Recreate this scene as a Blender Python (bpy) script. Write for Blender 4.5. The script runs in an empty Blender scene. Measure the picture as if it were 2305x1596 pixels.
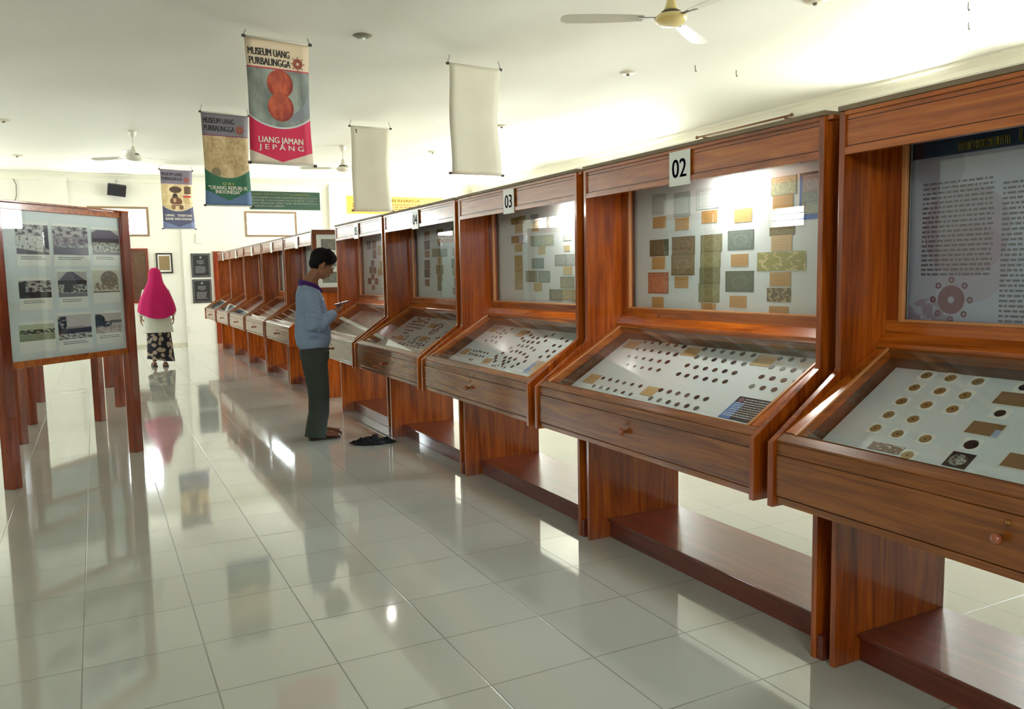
import bpy, bmesh, math, random
from mathutils import Vector, Matrix, Euler, noise
PI = math.pi
R = random.Random(7)
scene = bpy.context.scene
C = scene.collection

# ------------------------------------------------------------------ camera
IMG_W = 2305.0
cam_d = bpy.data.cameras.new('camera'); cam = bpy.data.objects.new('camera', cam_d); C.objects.link(cam)
cam_d.sensor_fit = 'HORIZONTAL'; cam_d.sensor_width = 36.0; cam_d.lens = 1836.18/IMG_W*36.0
cam_d.clip_start = 0.05; cam_d.clip_end = 200
pitch, roll, yaw = .09882, -.01999, .46974
cp, sp, cy, sy = math.cos(pitch), math.sin(pitch), math.cos(yaw), math.sin(yaw)
F_ = Vector((sy*cp, cy*cp, -sp)); R_ = Vector((cy, -sy, 0)); U_ = R_.cross(F_)
R2 = R_*math.cos(roll)+U_*math.sin(roll); U2 = -R_*math.sin(roll)+U_*math.cos(roll)
M = Matrix((R2, U2, -F_)).transposed().to_4x4(); M.translation = Vector((0, 0, 1.3459))
cam.matrix_world = M
scene.camera = cam

# ------------------------------------------------------------------ view, world
scene.view_settings.view_transform = 'Standard'; scene.view_settings.look = 'None'
scene.view_settings.gamma = 1.0; scene.view_settings.use_curve_mapping = False
scene.view_settings.exposure = 0.74
world = bpy.data.worlds.new('daylight'); scene.world = world; world.use_nodes = True
wn = world.node_tree; wn.nodes.clear()
wo = wn.nodes.new('ShaderNodeOutputWorld'); wb = wn.nodes.new('ShaderNodeBackground')
wt = wn.nodes.new('ShaderNodeTexCoord'); ws = wn.nodes.new('ShaderNodeSeparateXYZ')
wr = wn.nodes.new('ShaderNodeValToRGB'); wm = wn.nodes.new('ShaderNodeMath'); wm.operation = 'MULTIPLY_ADD'
wm.inputs[1].default_value = .5; wm.inputs[2].default_value = .5
wr.color_ramp.elements[0].position = .30; wr.color_ramp.elements[0].color = (1.35, 1.3, 1.18, 1)   # sunlit ground
wr.color_ramp.elements[1].position = .62; wr.color_ramp.elements[1].color = (.92, .98, 1.06, 1)    # hazy sky
wn.links.new(wt.outputs['Generated'], ws.inputs[0]); wn.links.new(ws.outputs[2], wm.inputs[0])
wn.links.new(wm.outputs[0], wr.inputs[0]); wn.links.new(wr.outputs[0], wb.inputs[0])
wb.inputs[1].default_value = 22.0
wn.links.new(wb.outputs[0], wo.inputs[0])

# the room: x XL..XR, y YB..YF, z 0..ZC
XL, XR, YB, YF, ZC = -4.6, 8.25, -3.2, 18.2, 3.44
# windows: (axis, wall coordinate, a0, a1, z0, z1)
WINS = {
 'front': [(-3.01, -1.91, 2.24, 2.83), (-.04, 1.06, 2.24, 2.83), (2.93, 4.02, 2.24, 2.78)],
 'left':  [(8.8, 9.55, 1.93, 2.3), (10.8, 11.6, 1.95, 2.35), (13.4, 14.6, 2.0, 2.75), (15.9, 17.1, 2.0, 2.75)],
 'right': [(2.5, 4.5, 1.9, 3.2), (5.85, 6.45, 1.9, 3.2), (10.5, 12.8, 1.9, 3.2), (15.2, 17.4, 1.9, 3.2)],
 'back':  [(-1.6, -.1, 2.2, 3.0)],
}
def portal(nm, loc, dirv, w, h):
    l = bpy.data.lights.new(nm, 'AREA'); l.shape = 'RECTANGLE'; l.size = w; l.size_y = h
    l.cycles.is_portal = True
    o = bpy.data.objects.new(nm, l); C.objects.link(o); o.location = loc
    o.rotation_euler = Vector(dirv).to_track_quat('-Z', 'Y').to_euler()
for side, L in WINS.items():
    for (a0, a1, z0, z1) in L:
        am, zm, w, h = (a0+a1)/2, (z0+z1)/2, a1-a0, z1-z0
        if side == 'front': portal('window_daylight', (am, YF+.14, zm), (0, -1, 0), w, h)
        if side == 'back': portal('window_daylight', (am, YB-.14, zm), (0, 1, 0), w, h)
        if side == 'left': portal('window_daylight', (XL-.14, am, zm), (1, 0, 0), w, h)
        if side == 'right': portal('window_daylight', (XR+.14, am, zm), (-1, 0, 0), w, h)

# ------------------------------------------------------------------ node helpers
def lin(c):
    return tuple((x/12.92 if x <= .04045 else ((x+.055)/1.055)**2.4) for x in c)
def rgb(r, g, b): return lin((r/255., g/255., b/255.))
class NT:
    def __init__(s, name):
        s.m = bpy.data.materials.new(name); s.m.use_nodes = True; s.t = s.m.node_tree
        s.b = s.t.nodes['Principled BSDF']; s._uv = None
    def n(s, k, **kw):
        nd = s.t.nodes.new(k)
        for a, v in kw.items(): setattr(nd, a, v)
        return nd
    def l(s, a, b): s.t.links.new(a, b)
    def put(s, sock, v):
        if hasattr(v, 'links') or isinstance(v, bpy.types.NodeSocket): s.l(v, sock)
        else:
            if isinstance(v, (tuple, list)) and len(v) == 3 and sock.type == 'RGBA': v = (*v, 1)
            sock.default_value = v
    def math(s, op, a, b=None, c=None):
        nd = s.n('ShaderNodeMath', operation=op); s.put(nd.inputs[0], a)
        if b is not None: s.put(nd.inputs[1], b)
        if c is not None: s.put(nd.inputs[2], c)
        return nd.outputs[0]
    def mix(s, f, a, b, mode='MIX'):
        nd = s.n('ShaderNodeMix', data_type='RGBA', blend_type=mode)
        s.put(nd.inputs[0], f); s.put(nd.inputs[6], a); s.put(nd.inputs[7], b)
        return nd.outputs[2]
    def coord(s, kind='Object', scale=(1, 1, 1), rnd=0):
        tc = s.n('ShaderNodeTexCoord'); mp = s.n('ShaderNodeMapping'); mp.inputs['Scale'].default_value = scale
        s.l(tc.outputs[kind], mp.inputs[0])
        if rnd:
            oi = s.n('ShaderNodeObjectInfo'); v = s.n('ShaderNodeCombineXYZ')
            for i, k in enumerate((1.0, 1.7, .6)): s.l(s.math('MULTIPLY', oi.outputs['Random'], rnd*k), v.inputs[i])
            s.l(v.outputs[0], mp.inputs['Location'])
        return mp.outputs[0]
    def noise(s, vec, scale, detail=3, rough=.5, dist=0):
        nd = s.n('ShaderNodeTexNoise'); s.l(vec, nd.inputs['Vector'])
        nd.inputs['Scale'].default_value = scale; nd.inputs['Detail'].default_value = detail
        nd.inputs['Roughness'].default_value = rough; nd.inputs['Distortion'].default_value = dist
        return nd.outputs['Fac']
    def ramp(s, f, stops):
        nd = s.n('ShaderNodeValToRGB'); s.l(f, nd.inputs[0]); e = nd.color_ramp.elements
        while len(e) < len(stops): e.new(.5)
        for q, (p, c) in zip(e, stops): q.position = p; q.color = (*c, 1)
        return nd.outputs[0]
    def bump(s, h, strength, dist=.01):
        nd = s.n('ShaderNodeBump'); s.l(h, nd.inputs['Height']); nd.inputs['Strength'].default_value = strength
        nd.inputs['Distance'].default_value = dist; s.l(nd.outputs[0], s.b.inputs['Normal'])
    def set(s, col=None, rough=None, metal=None, spec=None, coat=None, coat_r=None, ior=None):
        for k, v in (('Base Color', col), ('Roughness', rough), ('Metallic', metal), ('Specular IOR Level', spec),
                     ('Coat Weight', coat), ('Coat Roughness', coat_r), ('IOR', ior)):
            if v is not None: s.put(s.b.inputs[k], v)
        return s.m
def plain(name, col, rough=.5, metal=0, var=.06, scale=30, **kw):
    n = NT(name); v = n.coord('Object'); f = n.noise(v, scale, 3)
    c = n.mix(f, tuple(x*(1-var) for x in col), tuple(min(1, x*(1+var)) for x in col))
    return n.set(c, rough, metal, **kw)

MAT = {}
# ---- varnished wood, grain along an axis
def wood(name, axis, dark, mid, light, rough=.22, planks=0):
    n = NT(name)
    sc = {'x': (.7, 9, 9), 'y': (9, .7, 9), 'z': (9, 9, .7)}[axis]
    v = n.coord('Object', sc, 7); g = n.noise(v, 2.2, 6, .6, 1.2)
    sc2 = {'x': (1.4, 60, 60), 'y': (60, 1.4, 60), 'z': (60, 60, 1.4)}[axis]
    v2 = n.coord('Object', sc2, 3); f = n.noise(v2, 2, 3)
    v3 = n.coord('Object', (1, 1, 1), 5); blot = n.noise(v3, 1.6, 2)
    fac = n.math('ADD', n.math('MULTIPLY', g, .75), n.math('MULTIPLY', f, .25))
    col = n.ramp(fac, [(.28, dark), (.5, mid), (.72, light)])
    col = n.mix(n.math('MULTIPLY', n.math('SUBTRACT', blot, .35), .9), col, n.mix(1.0, col, (.66, .56, .5), 'MULTIPLY'))
    if planks:
        tc = n.n('ShaderNodeTexCoord'); sx = n.n('ShaderNodeSeparateXYZ'); n.l(tc.outputs['Object'], sx.inputs[0])
        q = n.math('FLOOR', n.math('MULTIPLY_ADD', sx.outputs[0], 7.5, .3)); wnz = n.n('ShaderNodeTexWhiteNoise', noise_dimensions='1D')
        oi = n.n('ShaderNodeObjectInfo')
        n.l(n.math('ADD', q, n.math('MULTIPLY', oi.outputs['Random'], 19)), wnz.inputs['W'])
        col = n.mix(n.math('MULTIPLY', wnz.outputs['Value'], .55), col, n.mix(1.0, col, (.55, .42, .4), 'MULTIPLY'))
    # a few knots
    vo = n.n('ShaderNodeTexVoronoi'); vo.inputs['Scale'].default_value = 3.1; n.l(n.coord('Object', {'x': (.6, 1, 1), 'y': (1, .6, 1), 'z': (1, 1, .6)}[axis], 9), vo.inputs['Vector'])
    kn = n.math('LESS_THAN', vo.outputs['Distance'], .035)
    col = n.mix(n.math('MULTIPLY', kn, .5), col, (.08, .02, .008))
    n.bump(f, .02, .002)
    return n.set(col, rough, spec=.5, coat=.5, coat_r=.07)
D, MI, LI = rgb(106, 46, 10), rgb(176, 88, 22), rgb(214, 124, 38)
MAT['wood_y'] = wood('varnished_wood_along', 'y', D, MI, LI)
MAT['wood_x'] = wood('varnished_wood_across', 'x', D, MI, LI)
MAT['wood_z'] = wood('varnished_wood_upright', 'z', rgb(98, 38, 8), rgb(170, 80, 18), rgb(210, 114, 30), planks=1)
MAT['wood_tray'] = wood('varnished_wood_tray_shaded', 'y', rgb(80, 38, 10), rgb(136, 74, 22), rgb(176, 106, 38), .26)  # same case wood, shade on the tray fronts put into a darker tint
MAT['wood_base'] = wood('varnished_wood_plinth', 'y', rgb(72, 26, 16), rgb(108, 42, 26), rgb(132, 60, 36), .3)
MAT['wood_board'] = wood('varnished_wood_post', 'z', rgb(92, 32, 10), rgb(138, 52, 18), rgb(172, 78, 30), .25)
MAT['wood_groove'] = plain('dark_groove', rgb(62, 26, 12), .5)
MAT['wood_in'] = wood('dark_inner_wood', 'y', rgb(70, 50, 34), rgb(100, 72, 50), rgb(124, 92, 66), .45)
MAT['dusty'] = plain('dusty_top_edge', rgb(136, 116, 92), .6, 0, .2, 8)
MAT['knob'] = plain('polished_knob', rgb(146, 72, 34), .12, .0, coat=1.0, coat_r=.05)
MAT['brass'] = plain('dull_brass', rgb(150, 104, 56), .35, .8)
MAT['panel_white'] = plain('white_display_board', rgb(232, 238, 240), .55, 0, .02, 6)
MAT['sign_white'] = plain('white_sign_plate', rgb(236, 238, 228), .3, 0, .02, 6)
MAT['navy'] = plain('navy_ink', rgb(38, 34, 84), .4)
MAT['ink'] = plain('black_ink', rgb(34, 32, 34), .5)
MAT['ink_grey'] = plain('grey_ink', rgb(96, 94, 98), .6)
MAT['cream_ink'] = plain('cream_ink', rgb(232, 226, 208), .5)
MAT['gold_ink'] = plain('yellow_ink', rgb(206, 192, 96), .5)
MAT['mauve_ink'] = plain('mauve_ink', rgb(120, 78, 92), .6, 0, .2, 60)
MAT['brown_ink'] = plain('brown_ink', rgb(142, 64, 30), .5)
MAT['paper'] = plain('paper', rgb(250, 250, 244), .6, 0, .02, 10)
MAT['tan_card'] = None
# clear glass pane: transparent with fresnel gloss
def glass(name, tint=(.97, .985, .98), rough=.01, ior=1.5, gain=1.0):
    n = NT(name); t = n.t; t.nodes.remove(n.b)
    tr = n.n('ShaderNodeBsdfTransparent'); tr.inputs[0].default_value = (*tint, 1)
    gl = n.n('ShaderNodeBsdfGlossy'); gl.inputs['Roughness'].default_value = rough; gl.inputs[0].default_value = (1, 1, 1, 1)
    fr = n.n('ShaderNodeFresnel'); ge = n.n('ShaderNodeNewGeometry')   # same sheen from either side of the thin pane
    n.l(n.math('MULTIPLY_ADD', ge.outputs['Backfacing'], 1/ior-ior, ior), fr.inputs[0])
    mx = n.n('ShaderNodeMixShader'); n.l(n.math('MULTIPLY', fr.outputs[0], gain), mx.inputs[0])
    n.l(tr.outputs[0], mx.inputs[1]); n.l(gl.outputs[0], mx.inputs[2])
    n.l(mx.outputs[0], t.nodes['Material Output'].inputs[0])
    return n.m
MAT['glass'] = glass('clear_glass')
MAT['win_glass'] = glass('window_glass', (.93, .96, .94), .02, 1.45)
MAT['wall'] = plain('cream_wall_paint', rgb(240, 237, 226), .6, 0, .03, 1.2)
def ceiling_mat():
    n = NT('ceiling_paint'); v = n.coord('Object'); f = n.noise(v, .35, 2); f2 = n.noise(v, 2.2, 4)
    c = n.mix(f, rgb(226, 225, 216), rgb(236, 234, 226)); c = n.mix(n.math('MULTIPLY', f2, .25), c, rgb(216, 217, 206))
    n.bump(n.noise(n.coord('Object', (.55, .3, 1)), 1.0, 1), .9, .12)
    return n.set(c, .75)
MAT['ceiling'] = ceiling_mat()
def floor_mat():
    n = NT('ceramic_floor_tiles'); tc = n.n('ShaderNodeTexCoord'); sx = n.n('ShaderNodeSeparateXYZ'); n.l(tc.outputs['Object'], sx.inputs[0])
    u = n.math('DIVIDE', n.math('ADD', sx.outputs[0], .1209+8), .4); v = n.math('DIVIDE', n.math('ADD', sx.outputs[1], -1.9255+8), .4)
    def line(x):
        f = n.math('FRACT', n.math('ADD', x, 0.0)); d = n.math('MINIMUM', f, n.math('SUBTRACT', 1.0, f))
        nd = n.n('ShaderNodeMapRange', interpolation_type='SMOOTHSTEP'); n.l(d, nd.inputs[0])
        nd.inputs[1].default_value = .0035; nd.inputs[2].default_value = .0085; nd.inputs[3].default_value = 1; nd.inputs[4].default_value = 0
        return nd.outputs[0]
    g = n.math('MAXIMUM', line(u), line(v))
    cb = n.n('ShaderNodeCombineXYZ'); n.l(n.math('FLOOR', u), cb.inputs[0]); n.l(n.math('FLOOR', v), cb.inputs[1])
    w = n.n('ShaderNodeTexWhiteNoise', noise_dimensions='2D'); n.l(cb.outputs[0], w.inputs['Vector'])
    base = n.mix(w.outputs['Value'], rgb(198, 201, 190), rgb(204, 207, 196))
    sm = n.noise(n.coord('Object'), 1.4, 4); base = n.mix(n.math('MULTIPLY', sm, .3), base, rgb(192, 196, 186))
    col = n.mix(n.math('MULTIPLY', g, .75), base, rgb(110, 110, 96))
    wob = n.noise(n.coord('Object'), 5.5, 2)
    # every tile tips by a hair
    n.bump(n.math('SUBTRACT', n.math('MULTIPLY', wob, .06), n.math('MULTIPLY', g, .5)), .35, .004)
    return n.set(col, n.math('MULTIPLY_ADD', g, .3, .07), spec=.5, coat=.4, coat_r=.03)
MAT['floor'] = floor_mat()

# ------------------------------------------------------------------ mesh builder
class MB:
    def __init__(s): s.v = []; s.f = []; s.mi = []; s.uv = []; s.mats = []; s.M = Matrix()
    def _m(s, m):
        m = MAT[m] if isinstance(m, str) else m
        if m not in s.mats: s.mats.append(m)
        return s.mats.index(m)
    def add(s, vs, fs, m, uvs=None):
        k = len(s.v); s.v += [tuple(s.M @ Vector(p)) for p in vs]; i = s._m(m)
        for q in fs: s.f.append(tuple(a+k for a in q)); s.mi.append(i); s.uv.append([uvs[a] for a in q] if uvs else None)
        return s
    def box(s, x0, x1, y0, y1, z0, z1, m):
        vs = [(x, y, z) for x in (x0, x1) for y in (y0, y1) for z in (z0, z1)]
        return s.add(vs, [(0, 1, 3, 2), (4, 6, 7, 5), (0, 4, 5, 1), (2, 3, 7, 6), (0, 2, 6, 4), (1, 5, 7, 3)], m)
    def prism(s, pts, a0, a1, m, axis='y'):
        n = len(pts)
        def P(p, a): return {'y': (p[0], a, p[1]), 'x': (a, p[0], p[1]), 'z': (p[0], p[1], a)}[axis]
        vs = [P(p, a0) for p in pts]+[P(p, a1) for p in pts]
        return s.add(vs, [tuple(range(n)), tuple(range(2*n-1, n-1, -1))]+[(i, i+n, (i+1) % n+n, (i+1) % n) for i in range(n)], m)
    def tube(s, path, rad, m, seg=12, cap=True, sq=None):
        """path of points, radius per point: number or (ra, rb)"""
        P = [Vector(p) for p in path]; N = len(P)
        if not isinstance(rad, (list, tuple)): rad = [rad]*N
        T = [(P[min(i+1, N-1)]-P[max(i-1, 0)]).normalized() for i in range(N)]
        ref = Vector((0, 1, 0)) if abs(T[0].y) < .9 else Vector((1, 0, 0))
        a = ref - T[0]*ref.dot(T[0]); a.normalize(); vs = []
        for i in range(N):
            a = a - T[i]*a.dot(T[i]); a.normalize(); b = T[i].cross(a)
            r = rad[i]; ra, rb = r if isinstance(r, (tuple, list)) else (r, r)
            for k in range(seg):
                t = 2*PI*k/seg; vs.append(P[i]+a*ra*math.cos(t)+b*rb*math.sin(t))
        fs = [(i*seg+k, i*seg+(k+1) % seg, (i+1)*seg+(k+1) % seg, (i+1)*seg+k) for i in range(N-1) for k in range(seg)]
        if cap: fs += [tuple(range(seg-1, -1, -1)), tuple((N-1)*seg+k for k in range(seg))]
        return s.add(vs, fs, m)
    def rings(s, rs, m, seg=24, cap=True):
        """rs: (cx, cy, z, rx, ry[, power]) stacked rings"""
        vs = []
        for r in rs:
            cx, cy_, z, rx, ry = r[:5]; pw = r[5] if len(r) > 5 else 2.0
            for k in range(seg):
                t = 2*PI*k/seg; c, q = math.cos(t), math.sin(t)
                vs.append((cx+rx*math.copysign(abs(c)**(2/pw), c), cy_+ry*math.copysign(abs(q)**(2/pw), q), z))
        N = len(rs)
        fs = [(i*seg+k, i*seg+(k+1) % seg, (i+1)*seg+(k+1) % seg, (i+1)*seg+k) for i in range(N-1) for k in range(seg)]
        if cap: fs += [tuple(range(seg-1, -1, -1)), tuple((N-1)*seg+k for k in range(seg))]
        return s.add(vs, fs, m)
    def lathe(s, prof, m, seg=24, c=(0, 0, 0)):
        return s.rings([(c[0], c[1], c[2]+z, r, r) for r, z in prof], m, seg)
    def ball(s, c, r, m, seg=16, rot=None):
        if not isinstance(r, (tuple, list)): r = (r, r, r)
        q = Euler(rot).to_matrix() if rot else Matrix.Identity(3); vs = []; n = seg//2
        for i in range(n+1):
            ph = PI*i/n
            for k in range(seg):
                t = 2*PI*k/seg; p = q @ Vector((r[0]*math.sin(ph)*math.cos(t), r[1]*math.sin(ph)*math.sin(t), -r[2]*math.cos(ph)))
                vs.append(Vector(c)+p)
        return s.add(vs, [(i*seg+k, i*seg+(k+1) % seg, (i+1)*seg+(k+1) % seg, (i+1)*seg+k) for i in range(n) for k in range(seg)], m)
    def build(s, name, parent=None, smooth=False, bevel=0, loc=None):
        me = bpy.data.meshes.new(name); me.from_pydata(s.v, [], s.f)
        for m in s.mats: me.materials.append(m)
        for p, i in zip(me.polygons, s.mi): p.material_index = i; p.use_smooth = smooth
        if any(s.uv):
            ul = me.uv_layers.new(name='UVMap')
            for p, u in zip(me.polygons, s.uv):
                if u:
                    for li, c in zip(p.loop_indices, u): ul.data[li].uv = c
        me.validate(); me.update()
        bm = bmesh.new(); bm.from_mesh(me); bmesh.ops.remove_doubles(bm, verts=bm.verts, dist=1e-6)
        bmesh.ops.recalc_face_normals(bm, faces=bm.faces); bm.to_mesh(me); bm.free()
        o = bpy.data.objects.new(name, me); C.objects.link(o)
        if parent: o.parent = parent
        if loc: o.location = loc
        if bevel:
            b = o.modifiers.new('edge', 'BEVEL'); b.width = bevel; b.segments = 2; b.limit_method = 'ANGLE'; b.angle_limit = .6
        return o
def empty(name, loc=(0, 0, 0), rz=0):
    o = bpy.data.objects.new(name, None); C.objects.link(o); o.location = loc; o.rotation_euler = (0, 0, rz); o.empty_display_size = .1
    return o
def tag(o, label, cat, group=None):
    o['label'] = label; o['category'] = cat
    if group: o['group'] = group
    return o
def struct(o): o['kind'] = 'structure'; return o
def copy_tree(o, parent=None):
    c = o.copy(); C.objects.link(c); c.parent = parent
    for ch in list(o.children): copy_tree(ch, c)
    return c
def frame_mat(o, xa, ya, loc):
    xa = Vector(xa).normalized(); ya = Vector(ya).normalized(); za = xa.cross(ya)
    m = Matrix((xa, ya, za)).transposed().to_4x4(); m.translation = Vector(loc); return m
def remesh(mb, name, voxel, parent=None, smooth_it=6, factor=.5):
    o = mb.build(name); r = o.modifiers.new('r', 'REMESH'); r.mode = 'VOXEL'; r.voxel_size = voxel
    sm = o.modifiers.new('s', 'SMOOTH'); sm.iterations = smooth_it; sm.factor = factor
    bpy.context.view_layer.update(); dg = bpy.context.evaluated_depsgraph_get()
    me = bpy.data.meshes.new_from_object(o.evaluated_get(dg)); me.name = name
    old = o.data; o.modifiers.clear(); o.data = me; bpy.data.meshes.remove(old)
    if not me.materials: me.materials.append(mb.mats[0])
    for p in me.polygons: p.use_smooth = True
    if parent: o.parent = parent
    return o
# flat slab facing local +Z, uv 0..1
_sl = {}
def slab(name, w, h, t, m, parent=None, matrix=None):
    k = (round(w, 3), round(h, 3), round(t, 4), m.name)
    if k not in _sl:
        b = MB(); x, y = w/2, h/2
        vs = [(-x, -y, 0), (x, -y, 0), (x, y, 0), (-x, y, 0), (-x, -y, t), (x, -y, t), (x, y, t), (-x, y, t)]
        uv = [(0, 0), (1, 0), (1, 1), (0, 1)]*2
        b.add(vs, [(3, 2, 1, 0), (4, 5, 6, 7), (0, 1, 5, 4), (1, 2, 6, 5), (2, 3, 7, 6), (3, 0, 4, 7)], m, uv)
        o = b.build(name); _sl[k] = o.data
    else:
        o = bpy.data.objects.new(name, _sl[k]); C.objects.link(o)
    if parent: o.parent = parent
    if matrix is not None:
        if parent: o.matrix_parent_inverse = Matrix()
        o.matrix_basis = matrix
    return o
# writing: one mesh per line or block of writing, in local XY
def letters(name, lines, m, parent, matrix, ext=.0004, bold=0.0):
    """lines: (text, x, y, height, width or None, align)"""
    bm = bmesh.new()
    for (txt, x, y, hgt, wid, al) in lines:
        cu = bpy.data.curves.new('t', 'FONT'); cu.body = txt; cu.size = 1.0; cu.offset = 0; cu.extrude = 0; cu.resolution_u = 3
        ob = bpy.data.objects.new('t', cu); C.objects.link(ob); bpy.context.view_layer.update()
        me = bpy.data.meshes.new_from_object(ob.evaluated_get(bpy.context.evaluated_depsgraph_get()))
        bpy.data.objects.remove(ob); bpy.data.curves.remove(cu)
        if not me.vertices: continue
        xs = [v.co.x for v in me.vertices]; x0, x1 = min(xs), max(xs)
        sy_ = hgt/.70; sx_ = (wid/(x1-x0)) if wid else sy_
        ax = {'l': x0, 'c': (x0+x1)/2, 'r': x1}[al]
        for v in me.vertices: v.co = Vector(((v.co.x-ax)*sx_+x, v.co.y*sy_+y, ext))
        bm.from_mesh(me)
        if bold:                                   # heavier strokes
            for dx in (-1, 1):
                for v in me.vertices: v.co.x += dx*bold*hgt*(1 if dx < 0 else 2)
                bm.from_mesh(me)
        bpy.data.meshes.remove(me)
    me = bpy.data.meshes.new(name); bm.to_mesh(me); bm.free(); me.materials.append(MAT[m] if isinstance(m, str) else m)
    o = bpy.data.objects.new(name, me); C.objects.link(o); o.parent = parent; o.matrix_basis = matrix
    return o
# rows of illegible print, as short strokes
def print_rows(name, x0, x1, y1, rows, pitch, hgt, m, parent, matrix, seed=1, ragged=.15, z=.0005):
    r = random.Random(seed); b = MB()
    for i in range(rows):
        y = y1-i*pitch; x = x0; end = x1-(r.random()*ragged*(x1-x0))
        while x < end:
            w = hgt*r.uniform(1.0, 4.0); w = min(w, end-x)
            b.add([(x, y-hgt, z), (x+w, y-hgt, z), (x+w, y, z), (x, y, z)], [(0, 1, 2, 3)], m); x += w+hgt*.7
    o = b.build(name, parent); o.matrix_basis = matrix; return o
# flat artwork painted by rules on UV metres
class Art(NT):
    def __init__(s, name, base):
        super().__init__(name); tc = s.n('ShaderNodeTexCoord'); sx = s.n('ShaderNodeSeparateXYZ'); s.l(tc.outputs['UV'], sx.inputs[0])
        s.u, s.v, s.vec = sx.outputs[0], sx.outputs[1], tc.outputs['UV']; s.col = base
    def mk(s, *ms):
        r = ms[0]
        for q in ms[1:]: r = s.math('MULTIPLY', r, q)
        return r
    def lay(s, mask, col): s.col = s.mix(mask, s.col, col); return s
    def rect(s, x0, y0, x1, y1):
        return s.mk(s.math('GREATER_THAN', s.u, x0), s.math('LESS_THAN', s.u, x1), s.math('GREATER_THAN', s.v, y0), s.math('LESS_THAN', s.v, y1))
    def circ(s, cx, cy, r, asp=1.0):
        a = s.math('SUBTRACT', s.u, cx); b = s.math('MULTIPLY', s.math('SUBTRACT', s.v, cy), asp)
        return s.math('LESS_THAN', s.math('ADD', s.math('MULTIPLY', a, a), s.math('MULTIPLY', b, b)), r*r)
    def below(s, x0, y0, x1, y1):
        k = (y1-y0)/(x1-x0); return s.math('LESS_THAN', s.v, s.math('MULTIPLY_ADD', s.u, k, y0-k*x0))
    def nz(s, scale, lo, hi, detail=4):
        nd = s.n('ShaderNodeMapRange', interpolation_type='SMOOTHSTEP'); s.l(s.noise(s.vec, scale, detail), nd.inputs[0])
        nd.inputs[1].default_value = lo; nd.inputs[2].default_value = hi; return nd.outputs[0]
    def done(s, rough=.5, **kw): return s.set(s.col, rough, **kw)
# ================================================================== the room
b = MB(); b.box(XL-.2, XR+.2, YB-.2, YF+.2, -.1, 0, 'floor'); struct(b.build('floor'))
b = MB()   # ceiling, gridded
b.box(XL-.2, XR+.2, YB-.2, YF+.2, ZC, ZC+.1, 'ceiling'); struct(b.build('ceiling'))
def wall(name, axis, c, out, a0, a1, holes):
    A = sorted({a0, a1, *[h[0] for h in holes], *[h[1] for h in holes]}); Z = sorted({0, ZC, *[h[2] for h in holes], *[h[3] for h in holes]})
    b = MB()
    for i in range(len(A)-1):
        run = None
        for j in range(len(Z)-1):
            am, zm = (A[i]+A[i+1])/2, (Z[j]+Z[j+1])/2
            if any(h[0] < am < h[1] and h[2] < zm < h[3] for h in holes): continue
            lo, hi = sorted((c, c+out))
            if axis == 'x': b.box(lo, hi, A[i], A[i+1], Z[j], Z[j+1], 'wall')
            else: b.box(A[i], A[i+1], lo, hi, Z[j], Z[j+1], 'wall')
    return struct(b.build(name))
wall('wall_front', 'y', YF, .15, XL, XR, WINS['front'])
wall('wall_back', 'y', YB, -.15, XL, XR, WINS['back'])
wall('wall_left', 'x', XL, -.15, YB-.15, YF+.15, WINS['left'])
wall('wall_right', 'x', XR, .15, YB-.15, YF+.15, WINS['right'])
MAT['cornice'] = plain('cornice_paint', rgb(240, 238, 222), .5, 0, .02, 2)
prof = [(0, 0), (0, -.13), (.03, -.13), (.045, -.08), (.10, -.035), (.15, -.03), (.15, 0)]
b = MB(); b.prism([(XR-x, ZC+z) for x, z in prof], YB, YF, 'cornice', 'y'); struct(b.build('trim_right'))
b = MB(); b.prism([(XL+x, ZC+z) for x, z in prof], YB, YF, 'cornice', 'y'); struct(b.build('trim_left'))
b = MB(); b.prism([(YF-x, ZC+z) for x, z in prof], XL, XR, 'cornice', 'x'); struct(b.build('trim_front'))
MAT['skirt'] = plain('skirting_paint', rgb(214, 208, 184), .5)
b = MB(); b.box(XL, 2.15, YF-.012, YF, 0, .05, 'skirt'); struct(b.build('baseboard_front'))
for i, (x0, x1, d) in enumerate(((-.78, -.36, .05), (1.66, 2.3, .05), (4.74, 5.12, .09))):   # shallow pilasters on the front wall
    b = MB(); b.box(x0, x1, YF-d, YF+.01, 0, ZC-.005, 'wall'); struct(b.build('trim_%d' % (i+1)))
MAT['win_frame'] = plain('window_frame_paint', rgb(150, 122, 92), .45)
k = 0
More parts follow.
